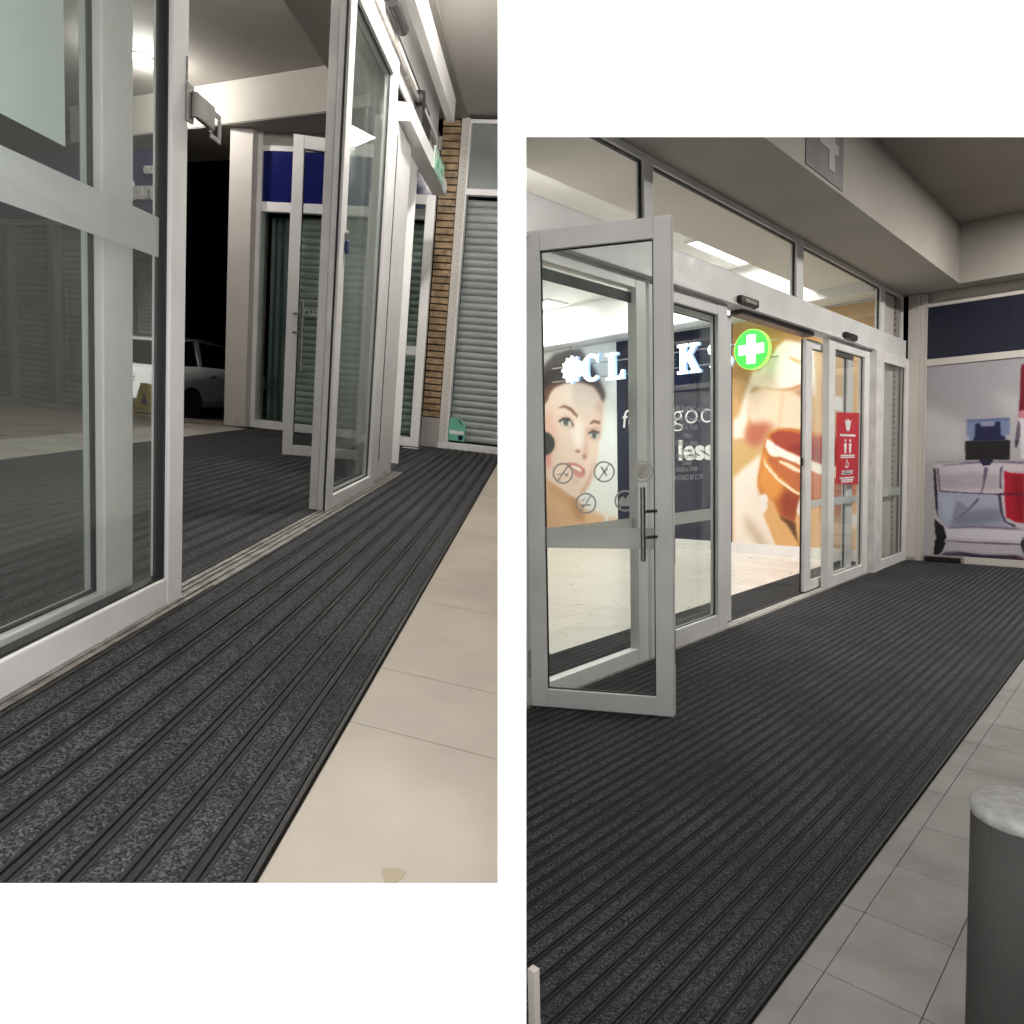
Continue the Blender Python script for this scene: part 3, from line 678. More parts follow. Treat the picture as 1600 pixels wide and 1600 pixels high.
# --- soffit, beam and ceilings
structure('beam', MB().box(XD - .05, -1.72, .2, 8.9, 2.960, 3.6), PLAST)
structure('end_bulkhead', MB().box(-1.7195, 2.4, 8.62, 8.9, 2.9595, 3.6), PLAST)
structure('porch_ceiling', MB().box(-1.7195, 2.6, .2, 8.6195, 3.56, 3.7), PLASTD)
n4 = thing('number_panel', 'grey square panel with a pale figure 4 on the taupe beam', 'number sign', (-1.72, 4.8, 3.0))
F4 = Frame((-1.72, 0), (0, 1))
build('panel', MB().ubox(F4, 4.478, 5.13, 2.985, 3.62, .001, .006), GREY4, n4)
four = MB()
# heavy slab figure four
for q in ([(4.86, 3.06), (4.965, 3.06), (4.965, 3.36), (4.86, 3.36)], [(4.70, 3.18), (4.86, 3.18), (4.86, 3.25), (4.70, 3.25)], [(4.965, 3.18), (5.03, 3.18), (5.03, 3.25), (4.965, 3.25)], [(4.70, 3.25), (4.78, 3.25), (4.86, 3.36), (4.86, 3.45)], [(4.86, 3.36), (4.965, 3.36), (4.965, 3.5), (4.86, 3.5)]):
    four.prism(q, F4, .006, .009)
build('figure_four', four, GREY4L, n4)

# --- header box and clerestory
hd = thing('door_header', 'long pale metal automatic door header box above the sliding doors', 'door header', (XD, 5, 2.27))
build('cover', MB().ubox(D, 1.0, 8.80, 2.262, 2.462, -.06, .06), GREYF, hd, .006)
build('cover_lip', MB().ubox(D, 1.0, 8.80, 2.250, 2.262, -.06, .075), GREYF, hd, .003)
build('track_recess', MB().ubox(D, 4.80, 6.16, 2.215, 2.249, -.055, .03), BLACK, hd)
for a0, a1, lab in ((4.66, 4.94, 'black motion sensor on the header above the open doorway'), (6.76, 7.06, 'black motion sensor on the header above the red notice')):
    s = thing('motion_sensor', lab, 'motion sensor', (XD, (a0 + a1) / 2, 2.28), 'motion sensors on the door header')
    build('housing', MB().ubox(D, a0, a1, 2.262, 2.318, .0615, .10), BLACK, s, .012)
    build('eye', MB().ubox(D, a0 + .05, a1 - .05, 2.275, 2.30, .10, .104), DSTEEL, s)
cl = thing('clerestory_window', 'row of pale framed high windows above the door header', 'window', (XD, 5, 2.47))
build('top_rail', MB().ubox(D, 1.0, 8.80, 2.915, 2.958, -.03, .03), GREYF, cl, .003)
build('sill', MB().ubox(D, 1.0, 8.80, 2.4635, 2.482, -.03, .03), GREYF, cl, .002)
mull = [(1.0, 1.08), (3.565, 3.66), (5.79, 5.925), (7.98, 8.12), (8.72, 8.80)]
for a0, a1 in mull:
    build('mullion', MB().ubox(D, a0, a1, 2.482, 2.915, -.029, .029), GREYF, cl, .003)
    build('mullion_groove', MB().ubox(D, a0 - .011, a0 - .001, 2.484, 2.913, -.006, .01), GASKET, cl)
for k in range(4):
    build('pane', MB().ubox(D, mull[k][1], mull[k + 1][0], 2.482, 2.915, -.003, .003), GLASS, cl)
    build('blind_edge', MB().ubox(D, mull[k][1], mull[k + 1][0] - .012, 2.906, 2.914, -.012, .012), GASKET, cl)

# --- fixed and sliding leaves on the door line
f0 = thing('fixed_glass_panel', 'fixed glass panel in a pale frame behind the open swing door', 'glass panel', (XD, 3.0, 0))
glazed_leaf(f0, D, 1.03, .005, 2.249, .06, .10, .085, .07, .06, WHITE, GLASS, 2.54, gasket=False)
band(f0, D, 2.60, 3.47, .785, .865, -.006)
build('film_line', MB().ubox(D, 2.60, 3.47, 2.10, 2.16, -.006, -.005), GASKET, f0)
f00 = thing('fixed_glass_panel', 'fixed glass panel left of the open swing door at the picture edge', 'glass panel', (XD, 1.9, 0))
glazed_leaf(f00, D, 1.30, .005, 2.249, .08, .08, .10, .09, .06, GREYF, GLASSG, 1.18)
f1 = thing('fixed_glass_panel', 'glass panel with trading hours lettering left of the open doorway', 'glass panel', (XD, 4.1, 0))
glazed_leaf(f1, D, .985, .005, 2.249, .10, .135, .115, .085, .06, GREYF, GLASS, 3.605)
band(f1, D, 3.705, 4.455, .785, .862, -.006)
tl = [('MINIMUM TRADING HOURS', 1.505, .050), ('Mondays to Thursdays', 1.435, .046), ('09h00 to 17h30', 1.372, .050), ('Fridays', 1.322, .050), ('09h00 to 18h00', 1.268, .050), ('Saturdays', 1.215, .046), ('09h00 to 17h00', 1.195 - .04, .050)]
for s, z, sz in [('MINIMUM TRADING HOURS', 1.508, .046), ('Mondays to Thursdays', 1.447, .044), ('09h00 to 17h30', 1.392, .046), ('Fridays', 1.340, .046), ('09h00 to 18h00', 1.287, .046), ('Saturdays', 1.246, .040), ('09h00 to 17h00', 1.206, .044), ('Sundays', 1.165, .042), ('09h00 to 17h00', 1.122, .046), ('MONITERED BY CCTV', 1.068, .046)]:
    text_part('lettering', s, sz, D, 4.075, z, .006, SIGNG, f1, .001, 'CENTER', xs=.94)
s1 = thing('sliding_door_leaf', 'left sliding glass door leaf drawn back behind the lettered panel', 'sliding door', (XD - .06, 4.3, 0), 'automatic sliding door leaves')
DS = Frame((XD - .062, 0), (0, 1))
glazed_leaf(s1, DS, 1.02, .016, 2.21, .10, .15, .09, .07, .045, GREYF, GLASS, 3.77)
s2 = thing('sliding_door_leaf', 'right sliding glass door leaf drawn back behind the red notice panel', 'sliding door', (XD - .06, 6.8, 0), 'automatic sliding door leaves')
glazed_leaf(s2, DS, 1.20, .016, 2.21, .13, .17, .09, .07, .045, WHITE, GLASS, 6.185)
build('edge_seal', MB().ubox(DS, 6.172, 6.184, .016, 2.21, -.021, -.012), GASKET, s2)
build('lock_plate', MB().ubox(DS, 6.165, 6.171, 1.12, 1.19, -.010, .004), BLACK, s2)
band(s2, DS, 6.32, 7.2, .745, .81, -.006)
f3 = thing('fixed_glass_panel', 'fixed glass panel carrying the red notice right of the doorway', 'glass panel', (XD, 7.1, 0))
glazed_leaf(f3, D, 1.12, .005, 2.249, .15, .15, .10, .085, .06, WHITE, GLASS, 6.53)
band(f3, D, 6.68, 7.5, .745, .812, -.006)
rn = thing('notice', 'tall red notice with white pictograms stuck on the glass panel', 'notice', (XD, 7.1, .93))
build('board', MB().prism([(6.80, .945), (7.42, .915), (7.42, 1.62), (6.80, 1.60)], D, .004, .006), RED, rn)
ic = MB(); N0, N1 = .006, .0075
ic.prism([(7.01, 1.545), (7.06, 1.53), (7.10, 1.555), (7.14, 1.53), (7.19, 1.545), (7.15, 1.45), (7.10, 1.43), (7.05, 1.45)], D, N0, N1)
ic.ubox(D, 6.89, 7.32, 1.385, 1.405, N0, N1)
for cx in (7.035, 7.165):
    ic.prism([(cx + .022 * math.cos(t), 1.345 + .016 * math.sin(t)) for t in (2 * math.pi * k / 10 for k in range(10))], D, N0, N1)
    ic.prism([(cx - .04, 1.318), (cx + .04, 1.318), (cx + .03, 1.275), (cx + .02, 1.225), (cx - .02, 1.225), (cx - .03, 1.275)], D, N0, N1)
for a0, a1, z in ((6.91, 7.30, 1.205), (6.91, 7.30, 1.187), (6.95, 7.26, 1.055), (6.93, 7.25, 1.033), (6.89, 7.29, .992), (6.93, 7.27, .973), (6.93, 7.25, .955)):
    ic.ubox(D, a0, a1, z - .0065, z + .0065, N0, N1)
for t0, t1 in (((7.08, 1.165), (7.06, 1.12)), ((7.08, 1.165), (7.13, 1.12)), ((7.06, 1.12), (7.10, 1.085)), ((7.13, 1.12), (7.10, 1.085)), ((7.03, 1.105), (7.07, 1.09))):
    dx, dz = t1[0] - t0[0], t1[1] - t0[1]; L = math.hypot(dx, dz); ox, oz = -dz / L * .006, dx / L * .006
    ic.prism([(t0[0] + ox, t0[1] + oz), (t1[0] + ox, t1[1] + oz), (t1[0] - ox, t1[1] - oz), (t0[0] - ox, t0[1] - oz)], D, N0, N1)
for cx in (7.05, 7.145):
    ic.prism([(cx - .04, 1.02), (cx + .04, 1.02), (cx + .045, 1.05), (cx, 1.062), (cx - .045, 1.05)], D, N0, N1)
build('pictograms', ic, SIGNW, rn)

# --- post, sidelight, corner pillar
po = thing('door_post', 'broad white post at the far end of the sliding doors', 'post', (-2.2, 7.5, 0))
build('shaft', MB().box(-2.375, -2.215, 7.655, 7.88, .004, 2.249), WHITE_WORN, po, .006)
build('seam', MB().box(-2.30, -2.294, 7.651, 7.654, .05, 2.2), GASKET, po)
S = Frame((-2.245, 0), (0, 1))
sd = thing('sidelight', 'narrow white framed sidelight window between door post and corner pillar', 'window', (-2.245, 8.3, 0))
glazed_leaf(sd, S, .935, .004, 2.249, .02, .13, .11, .10, .05, WHITE, GLASS, 7.885)
band(sd, S, 7.91, 8.68, .76, .845, -.006)
cp = thing('corner_pillar', 'cream painted corner pillar between sidelight and perfume poster', 'pillar', (-2.15, 8.83, 0))
build('shaft', MB().box(-2.24, -2.125, 8.825, 8.9, .004, 2.955), PILLAR, cp, .004)
build('return', MB().box(-2.124, -2.078, 8.845, 8.9, .004, 2.955), PILLAR, cp, .003)
build('foot_stain', MB().box(-2.2405, -2.1245, 8.8245, 8.825, .006, .05), GREYP, cp)

# --- the end wall with the perfume poster
structure('end_wall', MB().box(-2.077, 2.4, 8.88, 9.0, 0, 2.955), PLAST)
ep = thing('perfume_poster', 'large perfume bottle poster in a white frame on the end wall', 'poster', (-1.2, 8.87, 0))
poster_mesh('print', -2.053, -.45, .085, 2.163, 8.8585, 290, 380, (172, 168, 173), PERF, POSTP, ep, .0045, np.array([-22, -22, -20]))
build('backing', MB().box(-2.053, -.45, 8.8595, 8.877, .085, 2.163), GREYF, ep)
for nm, q in (('frame_side', (-2.076, -2.0545, .004, 2.955)), ('frame_rail', (-2.054, .6, 2.165, 2.238)), ('frame_rail', (-2.054, .6, 2.80, 2.835)), ('frame_sill', (-1.665, .6, .004, .083))):
    build(nm, MB().box(q[0], q[1], 8.845, 8.877, q[2], q[3]), PILLAR, ep, .003)
build('fascia_panel', MB().box(-2.054, .6, 8.854, 8.877, 2.24, 2.798), NAVYD, ep)
vt = thing('floor_vent', 'black slotted vent box at the foot of the perfume poster', 'vent', (-1.85, 8.83, 0))
build('surround', MB().box(-2.053, -1.667, 8.832, 8.877, .004, .083), GREYP, vt, .003)
build('slot', MB().box(-2.035, -1.685, 8.815, 8.8315, .012, .07), BLACK, vt, .012)

# --- swing door, open towards the pavement
LF = Frame((-2.278, 2.52), (.892, .451))
sw = thing('swing_door', 'open pale framed glass swing door with steel pull handle and ban icons', 'door', (-2.0, 2.67, 0))
glazed_leaf(sw, LF, .682, .012, 2.276, .082, .080, .088, .092, .045, GREYF, GLASSG)
band(sw, LF, .082, .602, .79, .888, .004)
build('edge_strip', MB().ubox(LF, .6825, .688, .02, 2.27, -.018, .018), WHITE_WORN, sw)
for z0, z1 in ((1.44, 1.62), (.72, .86), (.26, .42)):
    build('latch_slot', MB().ubox(LF, .6885, .690, z0, z1, -.009, .009), BLACK, sw)
hb = build('pull_handle', MB().cyl(LF.p(.553, .742, .07), LF.p(.553, 1.078, .07), .0115, 16), DSTEEL, sw, smooth=False)
for z in (.85, .968):
    build('standoff', MB().cyl(LF.p(.610, z, .020), LF.p(.553, z, .07), .0075, 12), DSTEEL, hb)
build('hinge', MB().cyl(LF.p(-.006, .15, .0), LF.p(-.006, .28, .0), .011, 12), STEEL, sw)
build('hinge', MB().cyl(LF.p(-.006, 1.95, .0), LF.p(-.006, 2.08, .0), .011, 12), STEEL, sw)
def ban_icon(a, z, what):
    g = MB(); r = .050
    g.ring(LF, a, z, r - .008, r, .0045, .006)
    c, s = math.cos(.95), math.sin(.95)
    g.prism([(a - (r - .007) * c - .003 * s, z - (r - .007) * s + .003 * c), (a + (r - .007) * c - .003 * s, z + (r - .007) * s + .003 * c), (a + (r - .007) * c + .003 * s, z + (r - .007) * s - .003 * c), (a - (r - .007) * c + .003 * s, z - (r - .007) * s - .003 * c)], LF, .0045, .006)
    if what == 'skate':
        g.ubox(LF, a - .028, a + .028, z - .006, z - .001, .0045, .006).ubox(LF, a + .012, a + .024, z - .016, z - .007, .0045, .006)
    elif what == 'run':
        g.prism([(a - .018, z + .022), (a - .010, z + .026), (a + .016, z - .018), (a + .008, z - .022)], LF, .0045, .006)
        g.prism([(a - .004, z + .004), (a + .016, z + .018), (a + .018, z + .012), (a + .002, z - .004)], LF, .0045, .006)
    elif what == 'smoke':
        g.ubox(LF, a - .026, a + .022, z - .012, z - .004, .0045, .006)
        g.prism([(a - .02, z + .012), (a - .008, z + .026), (a - .002, z + .024), (a - .014, z + .008)], LF, .0045, .006)
    elif what == 'dog':
        g.prism([(a - .028, z - .024), (a + .020, z - .024), (a + .022, z + .006), (a + .030, z + .026), (a + .016, z + .016), (a + .004, z + .004), (a - .010, z + .022), (a - .022, z + .014), (a - .030, z - .004)], LF, .0045, .006)
    else:
        g.prism([(a + .034 * math.cos(t), z + .036 * math.sin(t)) for t in (2 * math.pi * k / 14 for k in range(14))], LF, .0045, .006)
    build('ban_icon', g, FILMI, sw)
for a, z, k in ((.173, 1.146, 'skate'), (.369, 1.150, 'run'), (.545, 1.148, 'disc'), (.281, 1.003, 'smoke'), (.465, 1.014, 'dog')):
    ban_icon(a, z, k)

# --- bollard and the pale post at the picture's edge
bo = thing('bollard', 'round dark bollard with a speckled concrete top on the grey pavers', 'bollard', (-.172, 1.442, .004))
bx, by, br = -.172, 1.442, .079
build('shaft', MB().cyl((bx, by, .004), (bx, by, .575), br, 40), BOLL, bo, smooth=False)
rv = []
for r, z in ((br + .001, .5755), (br + .002, .590), (br - .004, .5975), (br - .03, .5995), (.004, .6005)):
    rv.append([(bx + r * math.cos(2 * math.pi * i / 40), by + r * math.sin(2 * math.pi * i / 40), z) for i in range(40)])
build('cap', MB().loft(rv), CONC, bo, smooth=True)
p0 = EYE + RIGHT * .022 + FWD * 1.25
tag(build('low_post', MB().box(p0.x - .0085, p0.x + .0085, p0.y - .008, p0.y + .008, .012, .262), PILLAR, None, .002), 'slim pale post standing on the mat at the left edge of the right view', 'post')

# ---------------------------------------------------------------- inside the mall: pharmacy shop front
structure('inner_soffit', MB().box(-2.96, XD - .055, .8, 8.38, 3.0, 3.45), CEILB)
structure('mall_ceiling', MB().box(-8, -2.961, .8, 8.46, 3.42, 3.5), CEILW)
structure('shop_bulkhead', MB().box(-8, -2.36, 7.98, 8.398, 2.90, 3.419), CEILW)
shop = thing('shop_front', 'bright shop front wall with posters and a white skirting inside the mall', 'shop front', (-5, 8.45, 0))
build('wall', MB().box(-8, -2.36, 8.405, 8.5, .0, 2.899), CEILW, shop)
build('skirting', MB().box(-8, -2.36, 8.385, 8.404, .004, .132), WHITE, shop, .003)
build('side_return', MB().box(-2.359, -2.30, 8.20, 8.5, .004, 2.899), PILLAR, shop)
fp = thing('face_poster', 'poster of a woman with dark hair and a make-up sponge', 'poster', (-6.6, 8.40, .15))
poster_mesh('print', -7.78, -5.86, .15, 2.88, 8.398, 200, 280, (238, 239, 237), FACE, POSTF, fp, .0105)
build('backing', MB().box(-7.78, -5.86, 8.3985, 8.4035, .15, 2.88), WHITE, fp)
nvp = thing('slogan_panel', 'navy slogan panel with white lettering between the two posters', 'sign panel', (-5, 8.40, .15))
WS = Frame((0, 8.396), (1, 0))
build('panel', MB().box(-5.858, -4.11, 8.3965, 8.4035, .134, 2.88), NAVYV, nvp)
text_part('slogan', 'feel', .36, WS, -5.78, 1.665, .002, SIGNW, nvp, .002, shear=.12)
text_part('slogan', 'good', .41, WS, -4.965, 1.665, .002, SIGNW, nvp, .002, bold=-.006)
text_part('slogan', 'pay', .34, WS, -5.60, 1.20, .002, SIGNW, nvp, .002, bold=.010)
text_part('slogan', 'less', .36, WS, -4.88, 1.20, .002, SIGNW, nvp, .002, bold=.013)
hp = thing('hand_poster', 'poster of fingers holding an open orange cream jar', 'poster', (-3.3, 8.40, .15))
poster_mesh('print', -4.108, -2.362, .134, 2.88, 8.398, 190, 300, (210, 172, 124), HAND, POSTH, hp, .0075)
build('backing', MB().box(-4.108, -2.362, 8.3985, 8.4035, .134, 2.88), WHITE, hp)
# slatted pier seen through the sidelight
pr = thing('slatted_pier', 'pale slatted pier with dark joints behind the sidelight', 'pier', (-2.33, 8.6, 0))
build('core', MB().box(-2.39, -2.285, 8.56, 8.66, .004, 2.9), GREYP, pr)
for i in range(42):
    z = .262 + i * .062
    build('slat', MB().box(-2.393, -2.282, 8.538 + random.uniform(-.001, .001), 8.5595, z, z + .052), SLATB, pr)
build('joint_backing', MB().box(-2.3905, -2.2845, 8.548, 8.5594, .262, 2.86), BLACK, pr)
build('switch_box', MB().box(-2.345, -2.305, 8.17, 8.199, 1.56, 1.66), WHITE, pr)

# --- lit channel letters on two rails
LT = Frame((0, 8.20), (1, 0))
def serif_C(x0, x1, z0, z1):
    cx, cz = (x0 + x1) / 2 + .02, (z0 + z1) / 2; rx, rz = (x1 - x0) / 2, (z1 - z0) / 2
    out, inn = [], []
    for k in range(25):
        t = math.radians(48 + (312 - 48) * k / 24)
        out.append((cx + rx * math.cos(t), cz + rz * math.sin(t)))
        th = .35 + .38 * max(0, -math.cos(t))
        inn.append((cx + (rx - rx * .62 * th * 1.4) * math.cos(t), cz + (rz - rz * .16 - rz * .2 * th) * math.sin(t)))
    out = [(cx + rx * .66, cz + rz * .30), (cx + rx * .80, cz + rz * 1.0)] + out
    return [out + inn[::-1]] , None
def letter(ch, x0, x1, z0, z1):
    w_, h_ = x1 - x0, z1 - z0
    q = lambda *pts: [(x0 + a * w_, z0 + b * h_) for a, b in pts]
    if ch == 'L':
        return [q((0, 0), (1, 0), (1, .34), (.88, .34), (.78, .12), (.52, .12), (.52, .90), (.68, .90), (.68, 1), (0, 1), (0, .90), (.16, .90), (.16, .10), (0, .10))]
    if ch == 'I':
        return [q((0, 0), (1, 0), (1, .10), (.74, .10), (.74, .90), (1, .90), (1, 1), (0, 1), (0, .90), (.26, .90), (.26, .10), (0, .10))]
    if ch == 'K':
        return [q((0, 0), (.48, 0), (.48, .10), (.38, .10), (.38, .36), (.46, .45), (.66, .10), (.58, .10), (.58, 0), (1.04, 0), (1.04, .10), (.96, .10), (.64, .62), (.86, .90), (.98, .90), (.98, 1), (.56, 1), (.56, .90), (.64, .90), (.38, .56), (.38, .90), (.48, .90), (.48, 1), (0, 1), (0, .90), (.12, .90), (.12, .10), (0, .10))]
    if ch == 'C':
        return serif_C(x0, x1, z0, z1)[0]
    if ch == 'S':
        c = []
        for k in range(15):
            t = math.radians(20 + 250 * k / 14); c.append((.5 + .40 * math.cos(t), .73 + .20 * math.sin(t)))
        for k in range(15):
            t = math.radians(90 - 250 * k / 14); c.append((.5 + .42 * math.cos(t), .26 + .21 * math.sin(t)))
        L_, R_ = [], []
        for k in range(len(c)):
            a = c[max(0, k - 1)]; b = c[min(len(c) - 1, k + 1)]; dx, dz = b[0] - a[0], b[1] - a[1]; n_ = math.hypot(dx, dz) or 1
            wd = .055 + .06 * (1 - abs(2 * k / (len(c) - 1) - 1))
            L_.append((c[k][0] - dz / n_ * wd, c[k][1] + dx / n_ * wd * .8)); R_.append((c[k][0] + dz / n_ * wd, c[k][1] - dx / n_ * wd * .8))
        return [q(*(L_ + R_[::-1]))]
    # starburst emblem left of the name
    pts = []
    for k in range(24):
        t = 2 * math.pi * k / 24; r = 1 if k % 2 == 0 else .78
        pts.append((.5 + .5 * r * math.cos(t), .5 + .5 * r * math.sin(t)))
    return [q(*pts)]
LS = [('*', -6.66, -6.26, 2.33, 2.74, 'lit white starburst emblem left of the shop name letters', 'emblem'), ('C', -6.30, -5.955, 2.33, 2.72, 'lit white letter C at the start of the shop name', 'letter'), ('L', -5.86, -5.565, 2.32, 2.69, 'lit white letter L of the shop name', 'letter'), ('I', -5.44, -5.25, 2.32, 2.68, 'lit white letter I mostly hidden by the swing door frame', 'letter'), ('C', -5.14, -4.855, 2.30, 2.685, 'second lit white letter C of the shop name beside the K', 'letter'), ('K', -4.735, -4.42, 2.29, 2.665, 'lit white letter K of the shop name', 'letter'), ('S', -4.31, -3.985, 2.285, 2.65, 'lit white letter S of the shop name next to the doorway stile', 'letter')]
for ch, x0, x1, z0, z1, lab, cat in LS:
    t = thing('sign_letter' if ch != '*' else 'sign_emblem', lab, cat, ((x0 + x1) / 2, 8.15, z0), 'lit shop name letters')
    sh = letter(ch, x0, x1, z0, z1)
    m1, m2 = MB(), MB()
    for pts in sh:
        m1.prism(pts, LT, .0, .058); m2.prism(pts, LT, .0585, .0625)
    build('letter_box', m1, LETTERS, t); build('letter_face', m2, LETTER, t)
rl = thing('letter_rail', 'thin steel rail pair carrying the lit shop name letters', 'rail', (-5.2, 8.25, 2.3))
for z in (2.40, 2.60):
    build('tube', MB().cyl((-6.9, 8.225, z), (-3.45, 8.225, z - .02), .009, 10), STEEL, rl)
for x in (-6.55, -5.0, -4.2):
    build('hanger', MB().cyl((x, 8.225, 2.40), (x, 8.225, 2.898), .007, 8), DSTEEL, rl)
gs = thing('pharmacy_sign', 'round lit green sign with a white cross above the doorway view', 'sign', (-3.725, 8.12, 2.25))
GC = Frame((0, 8.18), (1, 0))
k = 44
dsk = [(-3.725 + .212 * math.cos(2 * math.pi * i / k), 2.483 + .235 * math.sin(2 * math.pi * i / k)) for i in range(k)]
build('drum', MB().prism(dsk, GC, 0, .078), GREENS, gs)
build('face', MB().prism([(x * .97 - 3.725 * .03, z * .97 + 2.483 * .03) for x, z in dsk], GC, .0785, .082), GREENL, gs)
a, b = .052, .155
cr = [(-a, -b), (a, -b), (a, -a), (b, -a), (b, a), (a, a), (a, b), (-a, b), (-a, a), (-b, a), (-b, -a), (-a, -a)]
build('cross', MB().prism([(-3.725 + x, 2.483 + z * 1.08) for x, z in cr], GC, .0825, .086), CROSS, gs)

# --- lamps of the right bay
light_panel(-3.75, -3.15, 6.6, 7.8, 3.415, 16, 'recessed light panel nearest the doorway in the mall ceiling')
light_panel(-5.1, -4.5, 7.1, 7.9, 3.415, 23, 'recessed light panel left of the doorway in the mall ceiling')
light_panel(-6.9, -6.3, 7.45, 7.9, 3.415, 20, 'recessed light panel near the woman poster in the mall ceiling')
light_panel(-3.6, -3.0, 3.5, 4.3, 3.415, 14, 'recessed light panel behind the lettered glass in the mall ceiling')
downlight((.35, 2.0, 3.556), 41, 'downlight in the porch ceiling over the bollard')
downlight((.35, 5.0, 3.556), 50, 'downlight in the porch ceiling over the middle of the pavers')
downlight((.0, 7.4, 3.556), 60, 'downlight in the porch ceiling before the perfume poster')
downlight((-1.0, 1.3, 3.556), 10, 'downlight in the porch ceiling over the near end of the mat')

# ================================================================ LEFT BAY: the entrance seen from inside, at night
bay(LEFT)
DL = Frame((-.912, 0), (0, 1))             # near sliding leaves, normal towards the mall
DB = Frame((-.985, 0), (0, 1))
structure('mall_slab', MB().box(-.95, 1.5, .3, 7.2, -.05, -.012), GROUT)
lf = structure('mall_floor', MB().box(-.287, 1.5, .3, 6.86, -.0118, -.002), GROUT)
for i in range(3):
    for j in range(16):
        x0 = -.286 + .6 * i; x1 = x0 + .598
        y = lambda x, q: 1.193 + .765 * (q // 2) + .257 * (q % 2) - .285 * (x + .263)
        q = j - 2
        build('floor_tile', MB().floor_prism([(x0, y(x0, q) + .001), (x1, y(x1, q) + .001), (x1, y(x1, q + 1) - .001), (x0, y(x0, q + 1) - .001)], -.0018, .004), TILE, lf)
sc = thing('floor_stain', 'small yellowish stain on the beige floor tile near the wall', 'stain', (-.15, .78, .0045))
st = [(-.126 + .014 * math.cos(t) * (1 + .3 * math.sin(3 * t)), .806 + .018 * math.sin(t) * (1 + .25 * math.cos(2 * t))) for t in (2 * math.pi * k / 14 for k in range(14))]
build('blot', MB().floor_prism(st, .0042, .0046), mat('yellow_stain', (.29, .235, .155), .5, var=.2), sc)
floor_mat('entrance_mat', 'charcoal ribbed mat inside the doors beside the beige tiled floor', -.862, -.298, .3, 6.84, 8)
floor_mat('entrance_mat', 'wide charcoal ribbed mat outside the doors seen through the glass', -2.83, -.962, .4, 6.95, 26)
tk = thing('door_track', 'scratched metal door track between the inner and outer mats', 'door track', (-.91, 3, 0))
build('track_plate', MB().box(-.961, -.864, .3, 4.75, .0, .006), ALU, tk)
for x in (-.936, -.915, -.888):
    build('track_lip', MB().box(x, x + .006, .3, 4.75, .006, .011), ALU, tk)
build('threshold_infill', MB().box(-.961, -.863, 4.755, 6.84, .0005, .009), CARPET, tk)
build('grime_line', MB().box(-.8635, -.8615, .5, 1.9, .004, .0105), RUST, tk)
structure('path', MB().box(-3.45, -2.832, .3, 6.95, -.05, .003), PATHM)
structure('forecourt', MB().floor_prism([(-9, .3), (-3.452, .3), (-3.452, 6.95), (-3.0, 6.96), (-3.0, 7.55), (-9, 7.9)], -.47, -.001), mat('brown_paving', (.20, .165, .13), .7, var=.2, scale=3, bump=.2))
structure('road', MB().floor_prism([(-12, 7.95), (-.4, 7.6), (-.4, 16.5), (-12, 16.5)], -.6, -.47), ROADM)

# --- ceilings and bulkheads
structure('mall_ceiling', MB().box(-.885, 1.5, .3, 7.0, 3.03, 3.1), CEILB)
structure('door_soffit', MB().box(-1.62, -.886, .3, 6.9, 2.99, 3.1), PLAST)
structure('door_beam', MB().box(-1.88, -1.622, .3, 6.5, 2.95, 3.25), PLAST)
structure('porch_ceiling', MB().box(-6, -1.882, .3, 9, 3.22, 3.3), PLAST)
BK = Frame((-1.62, 6.32), (-.9, .434), (-.434, -.9))
structure('cross_bulkhead', MB().ubox(BK, .0, 4.2, 2.85, 3.218, -.35, 0), PLAST)
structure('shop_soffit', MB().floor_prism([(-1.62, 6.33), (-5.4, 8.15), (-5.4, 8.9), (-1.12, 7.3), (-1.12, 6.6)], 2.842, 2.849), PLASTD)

# --- near left leaves
la = thing('sliding_door_leaf', 'nearest white sliding glass door leaf with a steel catch on its stile', 'sliding door', (-.912, 1.2, 0))
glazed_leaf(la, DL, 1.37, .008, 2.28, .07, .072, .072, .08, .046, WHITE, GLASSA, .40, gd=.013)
band(la, DL, .47, 1.698, .857, .945, -.004, FILML)
hs = build('door_catch', MB().ubox(DL, 1.755, 1.785, 1.18, 1.265, .0235, .030), STEEL, la, .002)
build('catch_arm', MB().ubox(DL, 1.770, 1.865, 1.195, 1.25, .030, .044), STEEL, hs, .003)
build('catch_loop', MB().ubox(DL, 1.872, 1.925, 1.18, 1.192, .026, .032).ubox(DL, 1.872, 1.925, 1.238, 1.25, .026, .032).ubox(DL, 1.915, 1.927, 1.192, 1.238, .026, .032).ubox(DL, 1.866, 1.878, 1.192, 1.238, .026, .032), STEEL, hs, .002)
build('strike_plate', MB().ubox(DL, 1.758, 1.764, 1.27, 1.32, .0235, .0245), DSTEEL, la)
lb = thing('fixed_glass_panel', 'white framed fixed glass panel behind the nearest sliding leaf', 'glass panel', (-.985, 1.2, 0))
glazed_leaf(lb, DB, 1.28, .008, 2.28, .09, .115, .072, .08, .05, WHITE, GLASSG, .385)
build('painted_reflection', MB().ubox(DB, .475, 1.462, 1.02, 2.2, .004, .005), REFLW, lb)  # pale sheet painted in for the lit room mirrored in the glass

